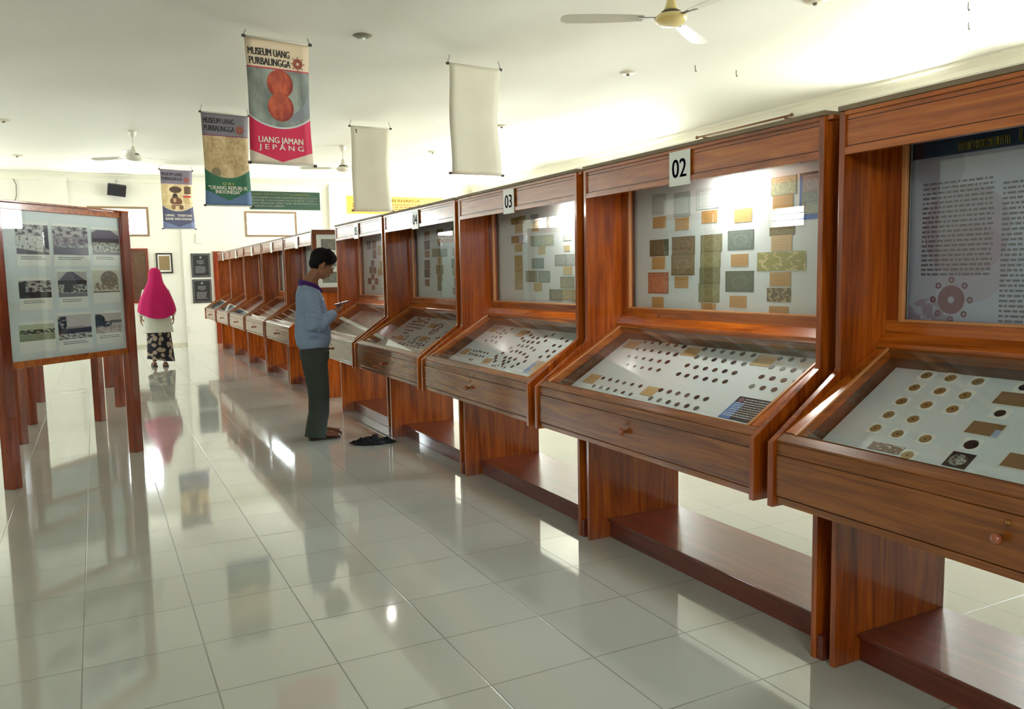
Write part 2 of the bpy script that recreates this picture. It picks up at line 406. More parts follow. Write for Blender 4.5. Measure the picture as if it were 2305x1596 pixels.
for side, L in WINS.items():
    for (a0, a1, z0, z1) in L:
        k += 1; e = empty('window_%d' % k); struct(e)
        def bx(b, p0, p1, q0, q1, r0, r1, m):   # along, depth, z
            if side in ('front', 'back'):
                c, s_ = (YF, 1) if side == 'front' else (YB, -1); lo, hi = sorted((c+s_*q0, c+s_*q1)); b.box(p0, p1, lo, hi, r0, r1, m)
            else:
                c, s_ = (XR, 1) if side == 'right' else (XL, -1); lo, hi = sorted((c+s_*q0, c+s_*q1)); b.box(lo, hi, p0, p1, r0, r1, m)
        f = MB(); w = .045
        for (p0, p1, r0, r1) in ((a0, a1, z0, z0+w), (a0, a1, z1-w, z1), (a0, a0+w, z0+w, z1-w), (a1-w, a1, z0+w, z1-w)):
            bx(f, p0, p1, -.01, .07, r0, r1, 'win_frame')
        if a1-a0 > 1.2: bx(f, (a0+a1)/2-.02, (a0+a1)/2+.02, 0, .06, z0+w, z1-w, 'win_frame')
        o = f.build('window_frame', e); struct(o)
        g = MB(); n = max(3, int((z1-z0)/.14)); h = (z1-z0-2*w)/n
        for j in range(n):
            bx(g, a0+w, a1-w, .03, .034, z0+w+j*h+.004, z0+w+(j+1)*h-.002, 'win_glass')
        o = g.build('window_pane', e); struct(o)
        if side == 'left':
            bar = MB()
            for j in range(1, n): bx(bar, a0+w, a1-w, .028, .042, z0+w+j*h-.008, z0+w+j*h+.004, 'win_frame')
            struct(bar.build('window_louvre_bar', e))

# ================================================================== display cases
HX = 2.14      # world X of the case front
HW = .735      # half width
GU = Vector((.857, 0, .515)).normalized()
case = empty('display_case', (HX, 0, 0))
prof = [(0, 0), (0, .60), (-.29, .60), (-.29, .806), (-.005, 1.008), (0, 1.02), (0, 1.835), (.56, 1.835), (.56, 0)]
T = .022
for s_ in (-1, 1):
    b = MB(); y0, y1 = sorted((s_*HW, s_*(HW-T))); b.prism(prof, y0, y1, 'wood_z'); b.build('side_panel', case, bevel=.002)
I = HW-T
b = MB(); b.box(-.004, .56, -HW-.004, HW+.004, 1.836, 1.852, 'dusty'); b.build('top_board', case, bevel=.002)
b = MB(); b.box(.008, .03, -I, I, 1.70, 1.835, 'wood_y'); b.box(0, .0085, -I, I, 1.822, 1.835, 'wood_y'); b.box(.001, .0085, -I, I, 1.70, 1.722, 'wood_y')
b.box(.0074, .0086, -I, I, 1.806, 1.8085, 'wood_groove'); b.box(.0074, .0086, -I, I, 1.726, 1.7285, 'wood_groove'); b.build('header', case, bevel=.0015)
b = MB(); b.box(.03, .54, -I, I, 1.815, 1.835, 'wood_y'); b.box(.54, .555, -I, I, .62, 1.835, 'wood_y'); b.build('back_board', case)
# display: face frame, moulding, glass, backing
b = MB(); x0, x1 = .21, .235; w = .055
b.box(x0, x1, -I, I, 1.11, 1.168, 'wood_y'); b.box(x0, x1, -I, -I+w, 1.168, 1.815, 'wood_z'); b.box(x0, x1, I-w, I, 1.168, 1.815, 'wood_z'); b.box(x0, x1, -I+w, I-w, 1.75, 1.815, 'wood_y')
b.build('face_frame', case, bevel=.002)
b = MB(); q = .014; MAT['mould'] = plain('pale_wood_beading', rgb(196, 132, 78), .3, 0, .1, 20, coat=.4)
b.box(x0-.007, x0+.008, -I+w-q*.3, -I+w+q, 1.162, 1.752, 'mould'); b.box(x0-.007, x0+.008, I-w-q, I-w+q*.3, 1.162, 1.752, 'mould'); b.box(x0-.004, x0+.008, -I+w, I-w, 1.162, 1.172, 'mould')
b.build('beading', case, bevel=.003)
b = MB(); b.box(.232, .235, -I+w, I-w, 1.168, 1.752, 'glass'); b.build('upper_glass', case)
b = MB(); b.box(.236, .27, -I+.035, -I+.045, 1.14, 1.80, 'wood_in'); b.box(.236, .27, I-.045, I-.035, 1.14, 1.80, 'wood_in'); b.box(.236, .27, -I+.035, I-.035, 1.135, 1.145, 'wood_in'); b.box(.236, .27, -I+.035, I-.035, 1.80, 1.81, 'wood_in')
b.build('inner_box', case)
b = MB(); b.box(.255, .262, -I+.045, I-.045, 1.145, 1.80, 'panel_white'); b.build('backing_board', case)
# sloping tray: local frame (u up the slope, v along the row, w out of the glass)
def slopebox(b, u0, u1, v0, v1, w0, w1, m):
    O0 = Vector((-.25, 0, .825)); W = Vector((-GU.z, 0, GU.x)); vs = []
    for u in (u0, u1):
        for v in (v0, v1):
            for w_ in (w0, w1): vs.append(O0+GU*u+Vector((0, v, 0))+W*w_)
    b.add(vs, [(0, 1, 3, 2), (4, 6, 7, 5), (0, 4, 5, 1), (2, 3, 7, 6), (0, 2, 6, 4), (1, 5, 7, 3)], m)
b = MB(); G = .66
slopebox(b, -.03, .010, -I, I, -.014, .004, 'wood_tray'); slopebox(b, .010, .478, -I, -G, -.03, .004, 'wood_x'); slopebox(b, .010, .478, G, I, -.03, .004, 'wood_x'); slopebox(b, .478, .51, -I, I, -.03, .004, 'wood_tray')
b.build('glass_frame', case, bevel=.003)
b = MB(); slopebox(b, .006, .482, G-.004, G+.008, .003, .008, 'mould'); b.build('glass_beading', case, bevel=.002)
b = MB(); slopebox(b, .006, .482, -G-.008, -G+.004, .003, .008, 'mould'); b.build('glass_beading', case, bevel=.002)
b = MB(); slopebox(b, .009, .479, -G-.001, G+.001, -.004, 0, 'glass'); b.build('tray_glass', case)
b = MB(); slopebox(b, .495, .505, -.70, .70, -.12, -.03, 'wood_in'); slopebox(b, 0, .5, -.695, -.685, -.12, -.03, 'wood_in'); slopebox(b, 0, .5, .685, .695, -.12, -.03, 'wood_in')
b.build('tray_wall', case)
b = MB(); slopebox(b, -.005, .494, -.672, .672, -.098, -.089, 'panel_white'); b.build('tray_lining', case)
b = MB(); b.prism([(.168, 1.075), (.212, 1.108), (.212, 1.126), (.168, 1.092)], -I, I, 'wood_y'); b.build('ledge', case, bevel=.002)
# drawer front, lip, floor
b = MB(); b.box(-.276, -.258, -I, I, .612, .634, 'wood_tray'); b.box(-.258, .5, -I, I, .612, .622, 'wood_base'); b.box(-.276, -.262, -I, I, .768, .806, 'wood_tray'); b.build('tray_base', case, bevel=.002)
dr = MB(); dr.box(-.279, -.262, -I+.002, I-.002, .637, .767, 'wood_tray'); dr = dr.build('drawer', case, bevel=.0025)
def lathe_x(prof, m, cx, cy_, cz):
    b = MB(); seg = 20; vs = []
    for r, d in prof:
        for k in range(seg): t = 2*PI*k/seg; vs.append((cx-d, cy_+r*math.cos(t), cz+r*math.sin(t)))
    n = len(prof); b.add(vs, [(i*seg+k, i*seg+(k+1) % seg, (i+1)*seg+(k+1) % seg, (i+1)*seg+k) for i in range(n-1) for k in range(seg)]+[tuple(range(seg)), tuple((n-1)*seg+k for k in range(seg))], m); return b
lathe_x([(.007, -.002), (.006, .008), (.012, .014), (.015, .021), (.013, .028), (.007, .033), (.001, .0345)], 'knob', -.279, -.005, .706).build('knob', dr, smooth=True)
lathe_x([(.007, -.001), (.008, .003), (.004, .005), (.001, .0055)], 'brass', -.279, -.02, .745).build('lock', dr, smooth=True)
b = MB(); b.box(.12, .555, -I, I, 0, .085, 'wood_base'); b.box(.105, .555, -I, I, .085, .10, 'wood_base'); b.build('plinth', case, bevel=.003)
b = MB(); b.box(.006, .05, -HW-.026, -HW, 0, .085, 'wood_base'); b.build('spacer', case)
b = MB(); b.box(.01, .05, -HW-.026, -HW, 1.822, 1.835, 'wood_y'); b.build('spacer', case)
def number_plate(par, txt):
    s_ = slab('number_plate', .13, .138, .004, MAT['sign_white'], par, frame_mat(None, (0, -1, 0), (0, 0, 1), (.0, -.0, 1.757)))
    if txt: letters('numerals', [(txt, 0, -.036, .074, .088, 'c')], 'navy', s_, Matrix.Translation((0, 0, .0045)), bold=.03)
    return s_
LAB = {
 1: ('varnished wooden display case nearest the camera, purple text poster behind its glass, no number plate', None),
 2: ('varnished wooden display case with number plate 02 on its header', '02'),
 3: ('varnished wooden display case with number plate 03 on its header', '03'),
 4: ('varnished wooden display case between case 03 and the man\'s case, plate 04 in glare', '04'),
 5: ('varnished wooden display case the man stands at, looking down over its tray', '05'),
 6: ('varnished wooden display case just behind the man, a gold framed picture on its near side', ''),
 7: ('wooden display case second beyond the man, white sheets lying under its tray glass', ''),
 8: ('wooden display case third beyond the man, middle one of the far five', ''),
 9: ('wooden display case last but one before the far wall', ''),
 10: ('wooden display case at the far end of the row, beside the black plaques', '')}
YC = {1: 1.15, 2: 2.68, 3: 4.215, 4: 5.745, 5: 7.275, 6: 9.735, 7: 11.27, 8: 12.81, 9: 14.35, 10: 15.885}
CASE = {}
for i in range(2, 11):
    CASE[i] = copy_tree(case)
CASE[1] = case
for ch in list(CASE[6].children):
    if ch.name.startswith('spacer'): bpy.data.objects.remove(ch)
for i, o in CASE.items():
    o.location = (HX, YC[i], 0); tag(o, LAB[i][0], 'display case', 'display cases in the long row')
    if LAB[i][1] is not None: number_plate(o, LAB[i][1])
# lamps that burn behind the headers of three cases
MAT['lamp_glow'] = NT('lit_tube'); MAT['lamp_glow'].b.inputs['Emission Color'].default_value = (1, .97, .9, 1); MAT['lamp_glow'].b.inputs['Emission Strength'].default_value = 14; MAT['lamp_glow'] = MAT['lamp_glow'].m
for i, y, pw in ((2, -.06, 13), (3, -.3, 14), (5, -.25, 9)):
    b = MB(); b.tube([(.245, y-.13, 1.792), (.245, y+.13, 1.792)], .006, 'lamp_glow', 10); o = b.build('lamp_tube', CASE[i], smooth=True)
    l = bpy.data.lights.new('case_lamp', 'AREA'); l.shape = 'RECTANGLE'; l.size = .30; l.size_y = .012; l.energy = pw*.55; l.color = (1, .97, .88)
    lo = bpy.data.objects.new('case_lamp', l); C.objects.link(lo); lo.parent = CASE[i]; lo.location = (.242, y, 1.782); lo.rotation_euler = Vector((.12, 0, -1)).to_track_quat('-Z', 'X').to_euler()

# ---- contents of the trays: (u, v) metres on the lining of each case
C2={'back left block':[[(0.359,0.52),(0.359,0.463),(0.361,0.406),(0.358,0.344),(0.357,0.285),(0.357,0.224)],[(0.3,0.515),(0.299,0.457),(0.301,0.401),(0.297,0.337),(0.296,0.276),(0.295,0.219)],[(0.241,0.513),(0.239,0.452),(0.239,0.394),(0.236,0.333),(0.236,0.272),(0.238,0.216)],[(0.181,0.448),(0.177,0.39),(0.175,0.331),(0.176,0.271),(0.177,0.211)]],'back middle block':[[(0.354,0.084),(0.354,0.027),(0.352,-0.032),(0.35,-0.093),(0.351,-0.152),(0.349,-0.215)],[(0.295,0.077),(0.293,0.018),(0.293,-0.038),(0.293,-0.097),(0.291,-0.156),(0.29,-0.217)],[(0.234,0.075),(0.231,0.014),(0.23,-0.046),(0.23,-0.104),(0.231,-0.162),(0.229,-0.22)],[(0.172,0.067),(0.17,0.01),(0.169,-0.048),(0.168,-0.108),(0.168,-0.165),(0.17,-0.223)]],'back right block':[[(0.348,-0.36),(0.349,-0.415),(0.353,-0.471)],[(0.291,-0.365),(0.29,-0.422),(0.29,-0.476),(0.291,-0.534)],[(0.229,-0.368),(0.228,-0.424),(0.227,-0.481),(0.228,-0.538)],[(0.168,-0.372),(0.168,-0.428),(0.169,-0.484),(0.169,-0.542)]],'front left block':[[(0.063,0.505),(0.062,0.445),(0.06,0.385),(0.058,0.328),(0.058,0.267),(0.057,0.205)],[(0.001,0.504),(0.0,0.443),(-0.0,0.386),(-0.001,0.326),(-0.002,0.264),(-0.003,0.206)]],'front middle block':[[(0.056,0.06),(0.056,0.003),(0.056,-0.053),(0.056,-0.111),(0.055,-0.171),(0.055,-0.227)],[(-0.003,0.062),(-0.003,0.004),(-0.003,-0.055),(-0.005,-0.114),(-0.003,-0.171),(-0.004,-0.229)]]}
L2=[[(0.371,0.658),(0.371,0.555),(0.299,0.526),(0.297,0.626)],[(0.366,0.206),(0.365,0.11),(0.299,0.083),(0.296,0.175)],[(0.363,-0.235),(0.364,-0.334),(0.291,-0.359),(0.287,-0.257)],[(0.077,0.63),(0.079,0.54),(0.012,0.523),(0.012,0.615)],[(0.067,0.16),(0.067,0.078),(0.007,0.07),(0.008,0.153)],[(0.104,-0.369),(0.103,-0.553),(-0.022,-0.563),(-0.025,-0.373)]]
C3={'back left group':[[(0.343,0.521),(0.343,0.373)],[(0.32,0.444)],[(0.292,0.499),(0.286,0.442),(0.296,0.383)],[(0.249,0.492),(0.246,0.434),(0.253,0.38)],[(0.2,0.504),(0.208,0.429),(0.198,0.352)]],'back middle group':[[(0.331,0.13)],[(0.307,0.064),(0.336,-0.16)],[(0.269,0.112),(0.288,0.008),(0.287,-0.051),(0.309,-0.11)],[(0.248,0.058),(0.245,0.002),(0.246,-0.052),(0.249,-0.114),(0.275,-0.164)]],'middle arc':[[(0.203,0.053),(0.2,0.002),(0.203,-0.052),(0.196,-0.118),(0.18,-0.173)],[(0.17,0.104)]],'front middle group':[[(0.14,0.045),(0.149,-0.007),(0.144,-0.063),(0.135,-0.125),(0.116,-0.187)],[(0.114,0.115),(0.079,0.143)],[(0.058,0.114),(0.08,0.026),(0.082,-0.035),(0.081,-0.1)],[(0.034,0.083),(0.05,-0.007),(0.05,-0.067),(0.079,-0.221)],[(0.027,-0.038),(0.048,-0.19),(0.019,-0.165)]],'back right group':[[(0.311,-0.295),(0.295,-0.371)],[(0.245,-0.303),(0.243,-0.371)],[(0.19,-0.308),(0.195,-0.376)],[(0.135,-0.313),(0.149,-0.382)]],'front left group':[[(0.09,0.487),(0.091,0.45),(0.093,0.406),(0.091,0.374),(0.09,0.328),(0.089,0.282)],[(0.058,0.485),(0.057,0.445),(0.055,0.404),(0.054,0.374),(0.054,0.326),(0.053,0.283)],[(0.006,0.396),(0.007,0.365)],[(-0.005,0.047),(0.0,0.018),(0.005,-0.014),(0.004,-0.061),(-0.001,-0.102)]]}
L3=[[(0.355,0.63),(0.357,0.552),(0.29,0.548),(0.292,0.641)],[(0.342,0.233),(0.345,0.151),(0.282,0.132),(0.278,0.229)],[(0.097,0.623),(0.102,0.535),(0.041,0.529),(0.041,0.623)],[(0.047,0.229),(0.047,0.133),(-0.005,0.121),(-0.007,0.214)],[(0.103,-0.324),(0.104,-0.443),(-0.006,-0.453),(-0.005,-0.331)]]
C4={'back left rows':[[(0.343,0.521),(0.344,0.486),(0.347,0.309),(0.345,0.276)],[(0.299,0.547),(0.3,0.519),(0.301,0.49),(0.302,0.296),(0.302,0.264),(0.302,0.228)],[(0.265,0.561),(0.265,0.516),(0.264,0.472),(0.264,0.429),(0.264,0.386),(0.264,0.343),(0.263,0.301),(0.263,0.259),(0.263,0.218)],[(0.227,0.547),(0.227,0.503),(0.227,0.46),(0.227,0.418),(0.227,0.376),(0.226,0.335),(0.226,0.294),(0.226,0.254),(0.226,0.214)],[(0.187,0.465),(0.187,0.42),(0.186,0.382),(0.187,0.342),(0.186,0.301)],[(0.15,0.407),(0.151,0.372),(0.15,0.329)]],'back right ring':[[(0.295,-0.101),(0.307,-0.049),(0.292,-0.033),(0.279,-0.014),(0.262,-0.008)],[(0.275,-0.122),(0.263,-0.099),(0.249,-0.088),(0.228,-0.09),(0.232,-0.133)],[(0.235,-0.044),(0.218,-0.05),(0.204,-0.045),(0.186,-0.07),(0.187,-0.115),(0.204,-0.121)]],'front middle cluster':[[(0.138,0.03),(0.119,0.046),(0.1,0.058)],[(0.073,0.004),(0.059,0.089),(0.051,0.015),(0.057,-0.093),(0.07,-0.144)],[(0.129,-0.174),(0.11,-0.146),(0.091,-0.209),(0.053,-0.228),(0.042,-0.169)]],'near right group':[[(0.225,-0.304),(0.15,-0.285),(0.157,-0.314)]],'front left cluster':[[(0.079,0.517),(0.079,0.472),(0.116,0.244)],[(0.075,0.289),(0.075,0.243),(0.086,0.225)]],'front row':[[(0.024,0.215),(0.022,0.122),(0.02,0.033),(0.017,-0.052),(0.016,-0.12),(0.015,-0.197)]]}
L4=[[(0.334,0.501),(0.334,0.377),(0.292,0.318),(0.294,0.443)],[(0.305,0.157),(0.312,0.033),(0.251,-0.033),(0.246,0.096)],[(0.115,0.47),(0.119,0.345),(0.063,0.274),(0.06,0.395)],[(0.143,0.012),(0.146,-0.109),(0.089,-0.171),(0.086,-0.05)]]
H1=[[(0.346,0.545),(0.346,0.463),(0.343,0.374)],[(0.279,0.544),(0.279,0.457),(0.273,0.372)],[(0.207,0.542),(0.207,0.456),(0.205,0.371)],[(0.137,0.54),(0.135,0.454)],[(0.068,0.539),(0.062,0.458),(0.063,0.367)],[(-0.016,0.373)]]
D1=[[(0.341,0.235),(0.217,0.236),(0.074,0.236)]]
K1=[[(0.315,0.289),(0.316,0.192),(0.248,0.179),(0.257,0.284)],[(0.173,0.291),(0.176,0.187),(0.114,0.187),(0.116,0.286)],[(0.074,0.133),(0.076,0.045),(0.013,0.035),(0.017,0.129)],[(0.038,0.266),(0.037,0.199),(-0.024,0.198),(-0.023,0.262)],[(0.016,0.507),(0.008,0.398),(-0.021,0.394),(-0.021,0.505)]]
N2=[(0.527,0.42,1.61,1.703),(0.362,0.244,1.587,1.697),(0.206,0.057,1.609,1.699),(0.521,0.42,1.545,1.599),(0.354,0.255,1.527,1.582),(0.168,0.067,1.548,1.601),(-0.038,-0.14,1.538,1.593),(-0.255,-0.359,1.572,1.628),(-0.245,-0.375,1.627,1.699),(0.546,0.402,1.414,1.492),(0.528,0.426,1.352,1.411),(0.56,0.402,1.237,1.338),(0.529,0.44,1.171,1.221),(0.375,0.213,1.416,1.498),(0.381,0.216,1.322,1.417),(0.357,0.259,1.264,1.318),(0.175,0.036,1.423,1.497),(0.177,0.045,1.353,1.423),(0.182,0.048,1.286,1.353),(0.188,0.051,1.203,1.286),(0.169,0.074,1.172,1.2),(0.001,-0.152,1.426,1.506),(-0.019,-0.121,1.357,1.408),(0.014,-0.154,1.251,1.338),(-0.012,-0.114,1.185,1.235),(-0.239,-0.369,1.474,1.506),(-0.248,-0.356,1.414,1.474),(-0.172,-0.427,1.336,1.41),(-0.242,-0.353,1.275,1.33),(-0.228,-0.354,1.214,1.269),(-0.241,-0.344,1.17,1.197),(-0.392,-0.521,1.526,1.703),(-0.405,-0.497,1.626,1.691),(-0.403,-0.491,1.59,1.627),(-0.401,-0.489,1.545,1.59)]
N3=[(0.475,0.382,1.655,1.697),(0.378,0.284,1.656,1.701),(0.426,0.325,1.599,1.659),(0.477,0.375,1.537,1.583),(0.372,0.28,1.531,1.585),(0.431,0.33,1.481,1.533),(0.436,0.333,1.413,1.459),(0.437,0.33,1.361,1.411),(0.436,0.332,1.304,1.361),(0.438,0.334,1.244,1.302),(0.211,0.115,1.65,1.699),(0.199,0.117,1.598,1.648),(0.219,0.075,1.508,1.57),(0.066,-0.065,1.507,1.568),(0.124,0.036,1.456,1.506),(0.207,0.056,1.373,1.435),(0.288,0.144,1.292,1.361),(0.13,-0.016,1.29,1.359),(0.184,0.083,1.236,1.288),(-0.168,-0.264,1.525,1.555),(-0.179,-0.243,1.466,1.499),(-0.074,-0.209,1.386,1.45),(-0.213,-0.341,1.387,1.448),(-0.167,-0.267,1.335,1.382),(-0.133,-0.289,1.256,1.323),(-0.004,-0.155,1.183,1.25),(-0.155,-0.264,1.192,1.249),(-0.263,-0.356,1.182,1.25)]
N4=[(0.49,0.372,1.632,1.696),(0.497,0.379,1.551,1.622),(0.494,0.389,1.489,1.542),(0.505,0.386,1.399,1.469),(0.511,0.392,1.328,1.396),(0.506,0.407,1.26,1.314),(0.228,0.095,1.651,1.698),(0.212,0.107,1.572,1.627),(0.328,0.176,1.488,1.552),(0.17,0.021,1.484,1.546),(0.224,0.128,1.427,1.482),(0.257,0.106,1.351,1.423),(0.234,0.134,1.295,1.347),(0.235,0.154,1.223,1.291),(-0.07,-0.196,1.636,1.689),(-0.08,-0.187,1.485,1.546),(-0.058,-0.196,1.394,1.466),(-0.073,-0.186,1.337,1.39),(-0.094,-0.172,1.261,1.326),(-0.069,-0.167,1.199,1.251)]
N5=[(0.534,0.394,1.605,1.686),(0.354,0.232,1.609,1.684),(0.345,0.243,1.516,1.599),(0.415,0.311,1.444,1.498),(0.473,0.374,1.375,1.44),(0.358,0.254,1.374,1.433),(0.414,0.326,1.316,1.37),(0.53,0.426,1.271,1.331),(0.312,0.21,1.268,1.327),(0.411,0.319,1.217,1.261),(0.182,-0.023,1.544,1.629),(0.135,-0.023,1.42,1.486),(0.199,0.045,1.353,1.416),(0.062,-0.014,1.2,1.262)]
PH=[(0.119,0.384,1.54,1.739),(0.421,0.736,1.541,1.74),(0.773,1.045,1.547,1.731),(0.113,0.376,1.245,1.363),(0.437,0.698,1.243,1.422),(0.757,1.022,1.266,1.432),(0.089,0.38,0.957,1.067),(0.411,0.714,0.942,1.114),(0.754,1.019,0.96,1.109)]
KU = 1/math.hypot(1, .61)
def on_tray(c, u, v, lift=.0, turn=0):
    sx_ = KU*u; W = Vector((-.61*KU, 0, KU))
    p = Vector((2.04+sx_, YC[c]+v, .817+.61*sx_))+W*lift
    xa = Vector((0, -1, 0)); ya = Vector((KU, 0, .61*KU))
    if turn: xa, ya = xa*math.cos(turn)+ya*math.sin(turn), ya*math.cos(turn)-xa*math.sin(turn)
    return frame_mat(None, xa, ya, p)
# the lining is rebuilt to lie exactly on that plane
for c in CASE:
    for ch in CASE[c].children:
        if ch.name.startswith('tray_lining') and c == 1:
            b = MB(); w0, w1 = -.009, 0
            def P(u, v, w): sx_ = KU*u; return (2.04-HX+sx_-.61*KU*w, v, .817+.61*sx_+KU*w)
            vs = [P(u, v, w) for u in (-.125, .372) for v in (-.672, .672) for w in (w0, w1)]
            b.add(vs, [(0, 1, 3, 2), (4, 6, 7, 5), (0, 4, 5, 1), (2, 3, 7, 6), (0, 2, 6, 4), (1, 5, 7, 3)], 'panel_white'); nb = b.build('t'); me = nb.data
            for c2 in CASE:
                for h in CASE[c2].children:
                    if h.name.startswith('tray_lining'): h.data = me
            bpy.data.objects.remove(nb)
def metal(name, col, rough=.45, metal_=.6):
    n = NT(name); v = n.coord('Object', (1, 1, 1), 3); f = n.noise(v, 220, 3); r_ = n.noise(v, 60, 2)
    c = n.mix(f, tuple(x*.6 for x in col), tuple(min(1, x*1.3) for x in col)); n.bump(f, .4, .001)
    return n.set(c, rough, metal_)
CM = [metal('dark_copper_coin', rgb(74, 58, 52)), metal('brown_coin', rgb(100, 80, 68)), metal('grey_coin', rgb(128, 128, 124)), metal('dull_silver_coin', rgb(150, 152, 146))]
_cm = {}
def coin(name, r, mi, matrix, t=.002):
    if (r, mi) not in _cm:
        b = MB(); m = CM[mi]
        b.rings([(0, 0, 0, r*.97, r*.97), (0, 0, t*.15, r, r), (0, 0, t*.85, r, r), (0, 0, t, r*.97, r*.97), (0, 0, t*.97, r*.88, r*.88), (0, 0, t*.7, r*.86, r*.86), (0, 0, t*.7, r*.55, r*.55), (0, 0, t*.95, r*.45, r*.5), (0, 0, t*.9, r*.1, r*.1)], m, 28)
        o = b.build(name, smooth=False); _cm[(r, mi)] = o.data
    else:
        o = bpy.data.objects.new(name, _cm[(r, mi)]); C.objects.link(o)
    o.matrix_world = matrix; return o
ORD = ['first', 'second', 'third', 'fourth', 'fifth', 'sixth', 'seventh', 'eighth', 'ninth']
TONE = ['dark copper', 'brown', 'grey', 'dull silver']
def ordin(i, n, a='left', z='right'):
    if n == 1: return 'only'
    if i == 0: return a+'most'
    if i == n-1: return z+'most'
    return ORD[i]+' from '+a
def rowname(j, n):
    if n == 1: return 'its row'
    if j == 0: return 'the back row'
    if j == n-1: return 'the front row'
    return 'row '+ORD[j]+' from the back'
for c, data, r, pat in ((2, C2, .0125, 0), (3, C3, .0125, 1), (4, C4, .0125, 2)):
    for blk, rows in data.items():
        for j, row in enumerate(rows):
            for i, (u, v) in enumerate(row):
                if c == 2:
                    mi = 0 if 'left' in blk and 'back' in blk else (2 if (i+j*2) % 5 in (2, 3) and (j in (0, 1) or 'front' in blk) else (1 if (i+j) % 3 else 0))
                    if 'right' in blk and i == 0 and j == 3: mi = 3
                elif c == 3: mi = 3 if 'arc' in blk else (0 if (i+j) % 3 else 1)
                else: mi = (i*2+j) % 2
                rr = r
                if c == 2 and 'back left' in blk: rr = round(.0085+.0007*i+(.0015 if i == 5 else 0), 4)
                if c == 2 and 'front left' in blk: rr = .0105
                if c == 3 and ('back left' in blk): rr = .0095
                if c == 3 and 'front left' in blk: rr = .009
                if c == 4: rr = .0105
                o = coin('coin', rr, mi, on_tray(c, u, v, .0005, R.random()*6))
                where = ordin(i, len(row)) if len(row) > 1 else 'single one'
                rn = ORD[j]+' row of '+blk if len(rows) > 1 else blk
                if j == 0 and len(rows) > 1: rn = 'back row of '+blk
                tag(o, '%s coin, %s, %s, case %02d' % (TONE[mi], where, rn, c), 'coin', 'coins laid out in the case %02d tray' % c)
# small cards lying between the coins
def card_mat(name, col, dark, bordered=False):
    n = Art(name, col); n.lay(n.math('MULTIPLY', n.nz(26, .5, .62), .35), dark)
    for k in range(4): n.lay(n.math('MULTIPLY', n.mk(n.rect(.12, .22+.16*k, .88-.1*(k % 2), .26+.16*k)), .45), dark)
    if bordered: n.lay(n.math('SUBTRACT', 1.0, n.rect(.04, .05, .96, .95)), rgb(236, 234, 224))
    return n.done(.55)
MAT['tan_card'] = card_mat('tan_label_card', rgb(208, 178, 132), rgb(164, 128, 84))
MAT['brown_card'] = card_mat('brown_printed_card', rgb(146, 110, 76), rgb(190, 150, 116), True)
def quad_slab(name, q, c, m, lift=.0008, t=.0012):
    q = [(min(p[0], .360), max(-.655, min(.65, p[1]))) for p in q]
    u0, u1 = (q[2][0]+q[3][0])/2, (q[0][0]+q[1][0])/2; v0, v1 = (q[1][1]+q[2][1])/2, (q[0][1]+q[3][1])/2
    o = slab(name, abs(v1-v0), abs(u1-u0), t, m); o.matrix_world = on_tray(c, (u0+u1)/2, (v0+v1)/2, lift); return o, abs(v1-v0), abs(u1-u0)
WH2 = ['back left', 'back middle', 'back right', 'front left', 'front middle']
for q, w_ in zip(L2[:5], WH2): tag(quad_slab('label_card', q, 2, MAT['tan_card'])[0], 'tan label card at the %s coin block, case 02 tray' % w_, 'label card', 'tan label cards in the trays')
o, w_, h_ = quad_slab('information_card', L2[5], 2, None or (lambda n: (n.lay(n.mk(n.rect(0, 0, .30, .74)), rgb(104, 146, 214)), n.lay(n.circ(.12, .86, .07, .7), rgb(150, 110, 120)), n.done(.35))[-1])(Art('dark_card_art', rgb(46, 52, 64))))
tag(o, 'dark blue information card with pale rows of print, near corner of case 02 tray', 'information card')
print_rows('print', -w_*.28, w_*.42, h_*.42, 2, .013, .0045, 'sign_white', o, Matrix.Translation((0, 0, .0013)), 3)
print_rows('print', -w_*.44, w_*.45, h_*.22, 7, .012, .004, 'sign_white', o, Matrix.Translation((0, 0, .0013)), 4)
for q, w_ in zip(L3[:4], ['back left corner', 'back middle', 'front left corner', 'front edge middle']): tag(quad_slab('label_card', q, 3, MAT['tan_card'])[0], 'tan label card at the %s of case 03 tray' % w_, 'label card', 'tan label cards in the trays')
o, w_, h_ = quad_slab('information_card', L3[4], 3, (lambda n: (n.lay(n.rect(0, 0, .42, .8), rgb(150, 178, 226)), n.lay(n.rect(.3, .3, .8, .95), rgb(214, 190, 156)), n.done(.35))[-1])(Art('pale_card_art', rgb(214, 206, 190))))
tag(o, 'pale blue and tan information card in the near front corner of case 03 tray', 'information card')
for q, w_ in zip(L4, ['back left coin rows', 'ring of coins at the back', 'front left coins', 'front middle coins']): tag(quad_slab('label_card', q, 4, MAT['tan_card'])[0], 'tan label card by the %s, case 04 tray' % w_, 'label card', 'tan label cards in the trays')
